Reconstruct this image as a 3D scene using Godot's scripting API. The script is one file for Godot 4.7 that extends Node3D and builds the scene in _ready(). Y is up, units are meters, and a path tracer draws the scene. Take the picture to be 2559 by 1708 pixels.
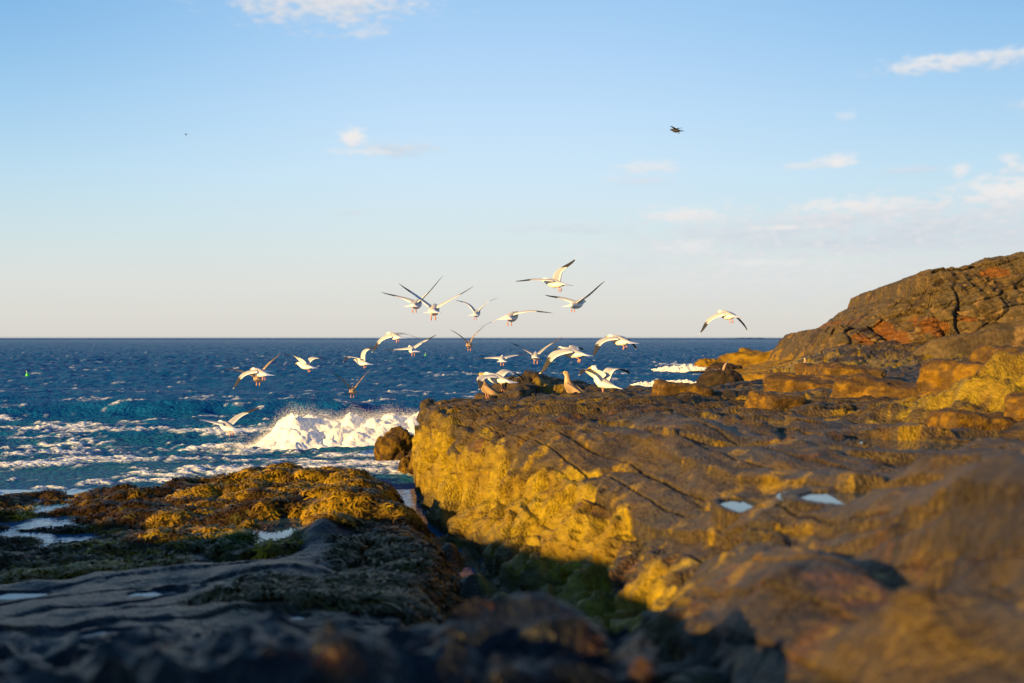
extends Node3D
# A rocky Atlantic shore at golden hour: gulls over a tide-washed ledge, surf on the left, a stratified headland on the right.
# Metres, y up. The still sea lies at y = 0, the camera looks towards -z. "d" below is the distance -z.

var numbers := {}
var lump: FastNoiseLite
var warp: FastNoiseLite
var fine: FastNoiseLite
var ridge: FastNoiseLite
var crack: FastNoiseLite
var patch: FastNoiseLite
var speck: FastNoiseLite
var crag: FastNoiseLite
var block: FastNoiseLite
var M := {}
var t_start := 0


func make_noise(which: int, frequency: float, octaves := 1, kind := FastNoiseLite.TYPE_SIMPLEX_SMOOTH, fractal := FastNoiseLite.FRACTAL_FBM) -> FastNoiseLite:
	var n := FastNoiseLite.new()
	n.noise_type = kind
	n.seed = which
	n.frequency = frequency
	n.fractal_type = fractal if octaves > 1 else FastNoiseLite.FRACTAL_NONE
	n.fractal_octaves = octaves
	return n


func numbered(called: String) -> String:
	numbers[called] = numbers.get(called, -1) + 1
	return called if numbers[called] == 0 else "%s_%03d" % [called, numbers[called]]


func put(called: String, mesh: Mesh, material: Material, parent: Node3D = self) -> MeshInstance3D:
	var o := MeshInstance3D.new()
	o.name = numbered(called) if parent == self else called
	o.mesh = mesh
	o.material_override = material
	parent.add_child(o, true)
	return o


func tag(o: Node3D, label: String, category: String, group := "") -> void:
	o.set_meta("label", label)
	o.set_meta("category", category)
	if group:
		o.set_meta("group", group)


func setting(o: Node3D, kind := "structure") -> void:
	o.set_meta("kind", kind)


func lin(r: float, g: float, b: float) -> Color:
	return Color(r, g, b)


func mark(what: String) -> void:
	print("%6.2f s  %s" % [(Time.get_ticks_msec() - t_start) / 1000.0, what])


# ---------------------------------------------------------------- meshes

func array_mesh(v: PackedVector3Array, n: PackedVector3Array, c: PackedColorArray, index: PackedInt32Array) -> ArrayMesh:
	var a := []
	a.resize(Mesh.ARRAY_MAX)
	a[Mesh.ARRAY_VERTEX] = v
	a[Mesh.ARRAY_NORMAL] = n
	a[Mesh.ARRAY_COLOR] = c
	a[Mesh.ARRAY_INDEX] = index
	var m := ArrayMesh.new()
	m.add_surface_from_arrays(Mesh.PRIMITIVE_TRIANGLES, a)
	return m


func grid_normals(v: PackedVector3Array, rows: int, cols: int) -> PackedVector3Array:
	var n := PackedVector3Array()
	n.resize(rows * cols)
	for r in rows:
		var up := mini(r + 1, rows - 1) * cols
		var down := maxi(r - 1, 0) * cols
		var here := r * cols
		for c in cols:
			n[here + c] = (v[here + mini(c + 1, cols - 1)] - v[here + maxi(c - 1, 0)]).cross(v[up + c] - v[down + c]).normalized()
	return n


# Columns from c0 to c1 of a grid whose rows run away from the viewer and whose columns run to the right.
func grid_part(v: PackedVector3Array, n: PackedVector3Array, col: PackedColorArray, rows: int, cols: int, c0: int, c1: int, r0 := 0, r1 := -1) -> ArrayMesh:
	if r1 < 0:
		r1 = rows - 1
	var w := c1 - c0 + 1
	var vv := PackedVector3Array()
	var nn := PackedVector3Array()
	var cc := PackedColorArray()
	for r in range(r0, r1 + 1):
		var at := r * cols + c0
		vv.append_array(v.slice(at, at + w))
		nn.append_array(n.slice(at, at + w))
		cc.append_array(col.slice(at, at + w))
	var index := PackedInt32Array()
	index.resize((r1 - r0) * (w - 1) * 6)
	var k := 0
	for r in r1 - r0:
		for c in w - 1:
			var a := r * w + c
			index[k] = a
			index[k + 1] = a + w
			index[k + 2] = a + w + 1
			index[k + 3] = a
			index[k + 4] = a + w + 1
			index[k + 5] = a + 1
			k += 6
	return array_mesh(vv, nn, cc, index)


func smooth_normals(v: PackedVector3Array, index: PackedInt32Array) -> PackedVector3Array:
	var n := PackedVector3Array()
	n.resize(v.size())
	for k in range(0, index.size(), 3):
		var a := index[k]
		var b := index[k + 1]
		var c := index[k + 2]
		var f := (v[c] - v[a]).cross(v[b] - v[a])
		n[a] += f
		n[b] += f
		n[c] += f
	for k in n.size():
		n[k] = n[k].normalized()
	return n


# ---------------------------------------------------------------- materials

func noise_texture(n: FastNoiseLite, size: int, as_normal := false, bump := 6.0, low := Color.BLACK, high := Color.WHITE) -> NoiseTexture2D:
	var t := NoiseTexture2D.new()
	t.width = size
	t.height = size
	t.seamless = true
	t.noise = n
	t.as_normal_map = as_normal
	t.bump_strength = bump
	if not as_normal and (low != Color.BLACK or high != Color.WHITE):
		var g := Gradient.new()
		g.set_color(0, low)
		g.set_color(1, high)
		t.color_ramp = g
	return t


func rock_material(called: String, rough: float, grain_scale: float, relief: float, low: Color, gloss := 0.3) -> StandardMaterial3D:
	var m := StandardMaterial3D.new()
	m.resource_name = called
	m.vertex_color_use_as_albedo = true
	m.albedo_texture = noise_texture(make_noise(41, 0.012, 5), 1024, false, 0.0, low, Color(1, 1, 1))
	m.roughness = rough
	m.metallic_specular = gloss
	m.uv1_triplanar = true
	m.uv1_world_triplanar = true
	m.uv1_scale = Vector3.ONE * grain_scale
	m.heightmap_enabled = true
	m.heightmap_texture = noise_texture(make_noise(43, 0.02, 5, FastNoiseLite.TYPE_SIMPLEX_SMOOTH, FastNoiseLite.FRACTAL_RIDGED), 1024)
	m.heightmap_scale = relief
	return m


func make_materials() -> void:
	M.ledge = rock_material("weathered_ledge_rock", 0.55, 0.9, 2.8, Color(0.5, 0.48, 0.46), 0.36)
	M.platform = rock_material("wet_dark_rock", 0.34, 0.8, 2.4, Color(0.5, 0.5, 0.5), 0.27)
	M.headland = rock_material("headland_rock", 0.75, 0.35, 4.0, Color(0.55, 0.52, 0.48))
	M.boulder = rock_material("boulder_rock", 0.7, 1.1, 1.6, Color(0.55, 0.52, 0.48))

	var sea := StandardMaterial3D.new()
	sea.resource_name = "sea_water"
	sea.vertex_color_use_as_albedo = true
	sea.roughness = 0.25
	sea.metallic_specular = 0.03
	sea.uv1_triplanar = true
	sea.uv1_world_triplanar = true
	sea.uv1_scale = Vector3(0.33, 0.33, 0.6)
	sea.heightmap_enabled = true
	sea.heightmap_texture = noise_texture(make_noise(71, 0.018, 4), 1024)
	sea.heightmap_scale = 5.5
	M.sea = sea

	var calm: StandardMaterial3D = sea.duplicate()
	calm.resource_name = "calm_shore_water"
	calm.roughness = 0.05
	calm.metallic_specular = 0.5
	calm.heightmap_scale = 0.35
	M.calm = calm

	var pool := StandardMaterial3D.new()
	pool.resource_name = "still_water"
	pool.albedo_color = Color(0.02, 0.05, 0.07).linear_to_srgb()
	pool.roughness = 0.02
	pool.metallic_specular = 0.5
	M.pool = pool

	var foam := StandardMaterial3D.new()
	foam.resource_name = "foam"
	foam.vertex_color_use_as_albedo = true
	foam.roughness = 0.8
	foam.backlight_enabled = true
	foam.backlight = Color(0.3, 0.3, 0.3)
	M.foam = foam

	var weed := StandardMaterial3D.new()
	weed.resource_name = "seaweed"
	weed.vertex_color_use_as_albedo = true
	weed.roughness = 0.42
	weed.metallic_specular = 0.22
	weed.backlight_enabled = true
	weed.backlight = Color(0.35, 0.28, 0.1)
	weed.cull_mode = BaseMaterial3D.CULL_DISABLED
	M.weed = weed

	var plumage := StandardMaterial3D.new()
	plumage.resource_name = "plumage"
	plumage.vertex_color_use_as_albedo = true
	plumage.roughness = 0.8
	plumage.backlight_enabled = true
	plumage.backlight = Color(0.12, 0.1, 0.08)
	M.plumage = plumage


# ---------------------------------------------------------------- sky

const EXPOSURE := 2.8
const SKY_LEVEL := 1.0 / EXPOSURE  # the sky's colours below are as photographed

# Clouds in view: azimuth to the right and elevation (degrees), half width, half height, thickness, share of the shaded underside.
const CLOUDS := [
	[-10.9, 18.6, 5.6, 1.5, 0.85, 0.55], [-14.6, 19.4, 2.0, 0.7, 0.6, 0.2], [-4.3, 19.3, 1.6, 0.5, 0.35, 0.3], [-8.6, 16.9, 1.0, 0.35, 0.4, 0.4],
	[-9.1, 11.25, 0.85, 0.5, 1.0, 0.0], [-6.6, 10.65, 2.4, 0.45, 0.6, 0.9], [-8.4, 10.45, 1.7, 0.24, 0.5, 0.2],
	[24.6, 14.2, 4.4, 0.42, 0.75, 0.35], [21.9, 14.3, 1.4, 0.4, 0.55, 0.2],
	[26.4, 7.55, 2.6, 0.85, 1.0, 0.1], [19.2, 7.1, 3.6, 0.62, 0.95, 0.15], [23.4, 5.8, 8.0, 1.6, 0.75, 0.8], [10.0, 6.9, 2.2, 0.5, 0.8, 0.15], [14.0, 5.8, 7.0, 1.4, 0.6, 0.8],
	[7.9, 9.6, 1.7, 0.4, 0.55, 0.3], [7.3, 8.9, 2.0, 0.3, 0.45, 0.7], [18.1, 9.55, 0.9, 0.4, 0.8, 0.1], [16.3, 9.4, 1.6, 0.22, 0.55, 0.3], [21.6, 8.9, 1.8, 0.2, 0.45, 0.8],
	[24.2, 8.7, 0.5, 0.4, 0.6, 0.1], [26.6, 9.2, 0.5, 0.35, 0.6, 0.1], [27.2, 8.6, 0.9, 0.3, 0.6, 0.4],
	[10.3, 5.1, 1.6, 0.5, 0.5, 0.1], [13.9, 4.2, 2.7, 0.2, 0.6, 0.0], [15.0, 6.1, 1.7, 0.12, 0.6, 0.0], [3.0, 6.3, 5.0, 0.4, 0.3, 0.8], [-9.0, 7.1, 1.4, 0.18, 0.35, 0.8],
	[14.5, 3.4, 9.0, 1.6, 0.38, 0.55], [8.0, 4.6, 6.0, 0.9, 0.3, 0.6], [26.0, 3.6, 8.0, 1.8, 0.3, 0.7], [18.5, 11.9, 0.6, 0.3, 0.3, 0.2], [27.5, 11.7, 1.0, 0.3, 0.4, 0.6],
]


func sky_color(az: float, el: float, detail: bool) -> Color:
	# clear air, lowest to highest
	var steps := [[0.0, 0.68, 0.665, 0.615], [1.2, 0.72, 0.705, 0.655], [3.2, 0.74, 0.76, 0.725], [6.0, 0.68, 0.80, 0.83], [9.0, 0.62, 0.80, 0.93], [12.5, 0.53, 0.74, 0.95], [16.0, 0.43, 0.66, 0.93], [20.0, 0.33, 0.575, 0.88], [32.0, 0.175, 0.38, 0.70], [55.0, 0.085, 0.225, 0.49], [90.0, 0.06, 0.17, 0.40]]
	var c := Color(steps[0][1], steps[0][2], steps[0][3])
	var e := maxf(el, 0.0)
	for k in steps.size() - 1:
		if e <= steps[k + 1][0]:
			var t: float = (e - steps[k][0]) / (steps[k + 1][0] - steps[k][0])
			c = Color(lerpf(steps[k][1], steps[k + 1][1], t), lerpf(steps[k][2], steps[k + 1][2], t), lerpf(steps[k][3], steps[k + 1][3], t))
			break
	# bluer at right angles to the sun; lens darkening painted in towards both sides
	var side := 1.0 - (0.34 if az < 0.0 else 0.22) * smoothstep(2.0, 38.0, absf(az + 1.0)) * smoothstep(0.0, 20.0, e)
	c = Color(c.r * side * side, c.g * side, c.b * lerpf(1.0, side, 0.55))
	# clouds
	var bright := Color(0.875, 0.845, 0.83)
	var shade := Color(0.58, 0.64, 0.73)
	var n1 := patch.get_noise_3d(az * 0.55, el * 1.7, 4.0)
	var n2 := fine.get_noise_3d(az * 0.35, el * 1.0, 9.0)
	if absf(az) < 40.0 and el < 26.0:
		for k in CLOUDS.size():
			var q: Array = CLOUDS[k]
			var dx: float = (az - q[0]) / q[2]
			var dy: float = (el - q[1]) / q[3]
			if absf(dx) > 2.0 or absf(dy) > 2.0:
				continue
			var out := sqrt(dx * dx + dy * dy) + 0.62 * n1 + 0.6 * n2
			var thick: float = minf(1.0, 1.15 * q[4]) * (1.0 - smoothstep(0.1, 1.35, out))
			if thick <= 0.0:
				continue
			var under: float = clampf(q[5] - 0.28 * dy + 0.35 * n2 - 0.1, 0.0, 1.0)
			c = c.lerp(bright.lerp(shade, under), thick * 0.95)
	else:
		var cover := smoothstep(0.28, 0.62, n1 + 0.35 * n2) * smoothstep(2.0, 6.0, el) * (1.0 - smoothstep(22.0, 42.0, el)) * 0.6
		c = c.lerp(bright.lerp(shade, 0.5 - n2), cover)
	return c


func make_sky() -> Sky:
	var w := 720
	var h := 360
	var im := Image.create(w, h, false, Image.FORMAT_RGBF)
	for y in h:
		var el := 90.0 - (y + 0.5) / h * 180.0
		if el < -3.0:
			im.fill_rect(Rect2i(0, y, w, h - y), Color(0.10, 0.16, 0.22) * SKY_LEVEL)
			break
		for x in w:
			im.set_pixel(x, y, sky_color(fposmod((x + 0.5) / w * 360.0 + 180.0, 360.0) - 180.0, el, false) * SKY_LEVEL)
	im.resize(w * 5, h * 5, Image.INTERPOLATE_CUBIC)
	w *= 5
	h *= 5
	for y in range(int(h * 0.5 - h * 24.0 / 180.0), h / 2 + 4):
		var el := 90.0 - (y + 0.5) / h * 180.0
		for x in range(-int(w * 34.0 / 360.0), int(w * 34.0 / 360.0)):
			im.set_pixel(posmod(x, w), y, sky_color((x + 0.5) / w * 360.0, el, true) * SKY_LEVEL)
	var p := PanoramaSkyMaterial.new()
	p.panorama = ImageTexture.create_from_image(im)
	var s := Sky.new()
	s.sky_material = p
	return s


# ---------------------------------------------------------------- the rock shore

# Cross-sections of the shore from near to far: distance, then x and height of twelve lines that run along it: the far left, two
# lines on the tidal platform, the lip of the channel, its floor, the foot, middle and brink of the big ledge, its slope, its crest, and two lines inland.
const SECTIONS := [
	[-3.0, -12, 1.6, -5, 1.35, -2, 1.25, -0.3, 1.25, 0.1, 1.2, 0.3, 1.2, 0.45, 1.2, 0.6, 1.22, 0.9, 1.25, 1.5, 1.4, 3, 1.6, 12, 2.0],
	[0.8, -10, 1.1, -4, 1.1, -1.6, 1.12, -0.3, 1.2, 0.1, 1.18, 0.3, 1.15, 0.4, 1.12, 0.5, 1.12, 0.75, 1.18, 1.2, 1.4, 2.6, 1.6, 12, 1.8],
	[2.0, -10, 0.8, -4, 0.95, -1.5, 1.08, -0.3, 1.12, 0.12, 1.12, 0.36, 0.98, 0.45, 0.93, 0.54, 0.96, 0.78, 1.2, 1.25, 1.5, 2.6, 1.62, 12, 1.8],
	[2.7, -10, 0.65, -4, 0.8, -1.5, 0.95, -0.35, 1.15, 0.14, 1.19, 0.38, 0.95, 0.48, 0.92, 0.58, 0.98, 0.9, 1.24, 1.4, 1.58, 2.6, 1.65, 12, 1.8],
	[3.4, -10, 0.5, -4, 0.68, -1.5, 0.85, -0.4, 0.85, 0.05, 0.6, 0.35, 0.35, 0.5, 0.68, 0.65, 0.95, 1.05, 1.22, 1.6, 1.55, 2.7, 1.6, 12, 1.75],
	[4.0, -10, 0.4, -4, 0.58, -1.5, 0.76, -0.5, 0.68, -0.1, 0.3, 0.3, 0.25, 0.5, 0.6, 0.72, 0.9, 1.15, 1.18, 1.75, 1.38, 2.8, 1.5, 12, 1.7],
	[5.0, -10, 0.25, -4, 0.45, -1.5, 0.6, -0.6, 0.52, -0.2, 0.12, 0.35, 0.1, 0.6, 0.4, 0.86, 0.74, 1.3, 1.08, 1.9, 1.22, 2.9, 1.35, 12, 1.7],
	[6.0, -10, 0.12, -4, 0.33, -1.5, 0.48, -0.66, 0.42, -0.32, 0.08, 0.25, 0.06, 0.55, 0.35, 0.86, 0.68, 1.35, 1.03, 2.0, 1.26, 3, 1.35, 12, 1.7],
	[7.0, -10, 0.02, -4, 0.22, -1.6, 0.38, -0.72, 0.34, -0.45, 0.05, 0.1, 0.05, 0.42, 0.35, 0.75, 0.72, 1.3, 1.05, 2.1, 1.27, 3.1, 1.3, 12, 1.7],
	[8.2, -10, -0.1, -4.2, 0.07, -1.8, 0.27, -0.8, 0.27, -0.58, 0.04, -0.12, 0.04, 0.2, 0.4, 0.55, 0.78, 1.2, 1.08, 2.2, 1.25, 3.4, 1.3, 12, 1.6],
	[9.5, -10, -0.1, -4.4, -0.03, -2.0, 0.2, -1.0, 0.22, -0.8, 0.0, -0.5, 0.02, -0.2, 0.45, 0.02, 0.83, 0.5, 1.13, 2.2, 1.22, 3.6, 1.28, 12, 1.6],
	[11.0, -10, -0.09, -4.6, -0.02, -2.2, 0.18, -1.3, 0.08, -1.05, -0.12, -0.9, -0.1, -0.72, 0.5, -0.6, 0.98, -0.05, 1.16, 2.1, 1.22, 3.8, 1.25, 12, 1.5],
	[12.3, -10, -0.13, -4.8, 0.03, -2.6, 0.22, -1.6, 0.02, -1.3, -0.3, -1.12, -0.3, -1.0, 0.5, -0.92, 1.03, -0.4, 1.17, 2.2, 1.2, 4, 1.22, 12, 1.4],
	[13.5, -10, -0.44, -5, -0.22, -3.0, 0.1, -2.0, -0.15, -1.6, -0.4, -1.25, -0.4, -1.2, 0.4, -1.15, 1.04, -0.7, 1.14, 2.2, 1.17, 4, 1.2, 12, 1.4],
	[14.5, -10, -0.8, -5, -0.6, -3, -0.5, -2, -0.5, -1.7, -0.5, -1.32, -0.5, -1.27, 0.4, -1.2, 1.0, -0.5, 1.1, 1.3, 1.1, 4, 1.15, 12, 1.35],
	[15.3, -10, -0.9, -5, -0.8, -3, -0.8, -2, -0.7, -1.4, -0.6, -1.0, -0.5, -0.95, 0.2, -0.8, 0.75, 0.2, 0.95, 1.6, 1.02, 4, 1.1, 12, 1.3],
	[16.5, -10, -0.9, -5, -0.8, -3, -0.8, -2, -0.7, -1.2, -0.6, -0.8, -0.5, -0.72, 0.35, -0.55, 1.0, 0.1, 1.22, 1.6, 1.13, 4, 1.05, 12, 1.25],
	[17.8, -10, -0.9, -5, -0.8, -3, -0.8, -2, -0.7, -0.7, -0.6, -0.3, -0.5, -0.15, 0.4, 0.05, 1.1, 0.5, 1.2, 2, 1.1, 4.2, 1.0, 12, 1.2],
	[19.0, -10, -0.9, -5, -0.8, -3, -0.8, -1, -0.7, 0.9, -0.6, 1.3, -0.5, 1.5, 0.3, 1.8, 0.8, 2.5, 0.95, 3.4, 0.98, 5, 1.0, 13, 1.2],
	[21.0, -10, -0.9, -5, -0.8, -3, -0.8, 0, -0.7, 2.8, -0.6, 3.2, -0.5, 3.4, 0.3, 3.7, 0.75, 4.2, 0.9, 5.2, 0.98, 7, 1.05, 14, 1.2],
	[25.0, -10, -0.9, -5, -0.8, -3, -0.8, 1, -0.7, 4.2, -0.6, 4.6, -0.5, 4.8, 0.2, 5.1, 0.6, 5.8, 0.75, 7, 0.9, 9, 1.0, 16, 1.2],
	[30.0, -10, -0.9, -5, -0.8, -3, -0.8, 2, -0.7, 5.9, -0.6, 6.4, -0.5, 6.6, 0.1, 7, 0.45, 7.8, 0.65, 9, 0.8, 11, 0.95, 18, 1.25],
	[36.0, -10, -0.9, -5, -0.8, -3, -0.8, 3, -0.7, 8.0, -0.6, 8.6, -0.5, 8.9, 0.05, 9.4, 0.35, 10.2, 0.55, 11.5, 0.7, 14, 0.9, 22, 1.4],
	[42.0, -10, -0.9, -5, -0.8, -3, -0.8, 4, -0.7, 9.6, -0.6, 10.2, -0.5, 10.6, 0.0, 11.2, 0.15, 12.2, 0.45, 14, 0.8, 17, 1.1, 26, 1.6],
	[49.0, -10, -0.9, -5, -0.8, -3, -0.8, 5, -0.7, 11.4, -0.6, 12, -0.5, 12.5, 0.0, 13.2, 0.5, 14.2, 1.1, 16, 1.6, 20, 1.9, 30, 2],
]
const SPANS := [56, 66, 46, 16, 12, 34, 34, 56, 50, 60, 110]  # vertices between one line and the next

# Humps and hollows: x, distance, radius across, radius along, height.
const HUMPS := [
	[1.22, 3.1, 0.09, 0.5, -0.2], [1.5, 2.6, 0.3, 0.4, 0.10], [0.92, 2.35, 0.14, 0.2, 0.12], [2.0, 4.3, 0.4, 0.3, 0.10], [1.32, 4.3, 0.09, 0.5, -0.14], [0.85, 3.2, 0.12, 0.25, 0.08], [1.75, 3.4, 0.08, 0.4, -0.12],
	[2.55, 6.2, 0.8, 0.65, -0.15], [2.2, 8.2, 0.5, 0.5, -0.10], [-0.3, 7.6, 0.14, 0.18, 0.14], [-0.05, 7.0, 0.14, 0.16, 0.16], [-0.55, 8.8, 0.12, 0.2, 0.14], [0.05, 6.2, 0.16, 0.2, 0.18], [-0.2, 6.6, 0.1, 0.14, 0.12],
	[-2.7, 12.6, 1.2, 0.7, 0.14], [-1.7, 11.6, 0.5, 0.6, 0.10], [-3.4, 11.3, 0.7, 0.6, 0.10], [-2.4, 10.6, 0.9, 0.4, 0.10], [-2.1, 8.2, 0.45, 0.55, -0.12], [-1.2, 7.35, 0.22, 0.5, -0.10], [-1.72, 9.0, 0.16, 0.7, 0.10], [-1.5, 9.9, 0.5, 0.25, 0.16],
	[-3.4, 8.9, 0.6, 0.25, 0.14], [-4.4, 8.2, 0.5, 0.22, 0.12], [-2.6, 9.3, 0.5, 0.3, 0.06],
	[-2.0, 8.4, 0.35, 0.4, -0.05],
	
	[4.75, 9.2, 0.8, 0.5, 0.42], [3.35, 8.7, 0.8, 0.8, -0.2], [2.0, 7.8, 0.5, 0.5, -0.08], [5.6, 9.6, 0.8, 0.6, 0.4], [0.05, 17.0, 0.45, 0.5, 0.1], [2.6, 9.4, 0.5, 0.4, 0.05], [1.55, 8.1, 0.5, 0.6, 0.10],
	[2.2, 3.3, 0.6, 0.6, 0.08], [1.1, 2.7, 0.2, 0.35, -0.12], [-0.85, 2.35, 0.3, 0.2, 0.03], [-0.62, 2.2, 0.2, 0.12, 0.05], [-0.35, 2.0, 0.1, 0.14, 0.05],
]

# Pools left in the rock: x, distance, half width, half length, height of the water above the sea (0: a little below the rock round it).
const POOLS := [
	[-2.2, 9.4, 0.38, 0.9, 0.18], [-1.16, 8.1, 0.13, 0.6, 0.23], [-1.08, 7.2, 0.08, 0.28, 0.25], [2.85, 7.3, 0.55, 0.55, 1.215], [1.78, 5.15, 0.36, 0.3, 1.17], [1.36, 5.8, 0.16, 0.3, 0.0], [3.7, 7.55, 0.45, 0.2, 1.235], [1.9, 9.8, 0.35, 0.3, 0.0], [1.0, 11.0, 0.3, 0.3, 0.0], [2.3, 9.1, 0.3, 0.3, 1.2],
	[0.03, 2.85, 0.08, 0.12, 0.0], [-1.9, 4.6, 0.13, 0.1, 0.0], [-2.6, 5.3, 0.2, 0.12, 0.0], [-1.1, 4.3, 0.1, 0.09, 0.0], [-1.5, 3.6, 0.11, 0.08, 0.0], [-0.85, 3.2, 0.08, 0.07, 0.0], [-2.2, 6.2, 0.2, 0.1, 0.0], [-3.3, 6.6, 0.25, 0.12, 0.0], [-1.2, 5.2, 0.16, 0.09, 0.0],
]
var pool_level := PackedFloat32Array()

var land_v := PackedVector3Array()
var land_n := PackedVector3Array()
var land_cols := 0
var land_rows := 0
var land_d := PackedFloat32Array()
var column_at := PackedInt32Array()


func land_line(d: float) -> PackedVector2Array:
	var k := 0
	while k < SECTIONS.size() - 2 and SECTIONS[k + 1][0] <= d:
		k += 1
	var a: Array = SECTIONS[k]
	var b: Array = SECTIONS[k + 1]
	var z: Array = SECTIONS[maxi(k - 1, 0)]
	var y: Array = SECTIONS[mini(k + 2, SECTIONS.size() - 1)]
	var t: float = clampf((d - a[0]) / (b[0] - a[0]), 0.0, 1.0)
	var span: float = b[0] - a[0]
	var h00 := (1.0 + 2.0 * t) * (1.0 - t) * (1.0 - t)
	var h10 := t * (1.0 - t) * (1.0 - t)
	var h01 := t * t * (3.0 - 2.0 * t)
	var h11 := t * t * (t - 1.0)
	var out := PackedVector2Array()
	for q in 12:
		var r := Vector2.ZERO
		for axis in 2:
			var at := 1 + q * 2 + axis
			var ma: float = (b[at] - z[at]) / maxf(b[0] - z[0], 0.01)
			var mb: float = (y[at] - a[at]) / maxf(y[0] - a[0], 0.01)
			r[axis] = h00 * a[at] + h10 * span * ma + h01 * b[at] + h11 * span * mb
		if q >= 2 and q <= 4:
			r.x += 0.22 * lump.get_noise_2d(d * 0.9, 3.0 + 0.25 * q) * smoothstep(4.0, 6.0, d) * (1.0 - smoothstep(12.0, 14.0, d))
		elif q == 5 or q == 6:
			r.x += 0.16 * lump.get_noise_2d(d * 1.1, 20.0 + 0.4 * q) * smoothstep(4.0, 6.0, d) * (1.0 - smoothstep(12.0, 14.0, d))
		out.append(r)
	return out


# Layers of rock: how far a point sticks out, given the direction across the layers, their thickness and how much they are folded.
func layers(p: Vector3, across: Vector3, thick: float, bend: float, groove := 0.5, cut := 0.05) -> float:
	var t := p.dot(across) / thick + bend * warp.get_noise_3dv(p * 0.6)
	var f := floorf(t)
	var r := t - f
	var tone := sin(f * 12.9898) * 43758.5453
	tone -= floorf(tone)
	var next := sin((f + 1.0) * 12.9898) * 43758.5453
	next -= floorf(next)
	return lerpf(tone, next, smoothstep(0.9, 1.0, r)) - 0.5 - groove * (1.0 - smoothstep(0.0, cut, minf(r, 1.0 - r)))


func base_height(x: float, d: float) -> float:
	var line := land_line(d)
	for q in 11:
		if x <= line[q + 1].x:
			return lerpf(line[q].y, line[q + 1].y, clampf((x - line[q].x) / maxf(line[q + 1].x - line[q].x, 0.001), 0.0, 1.0))
	return line[11].y


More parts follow.
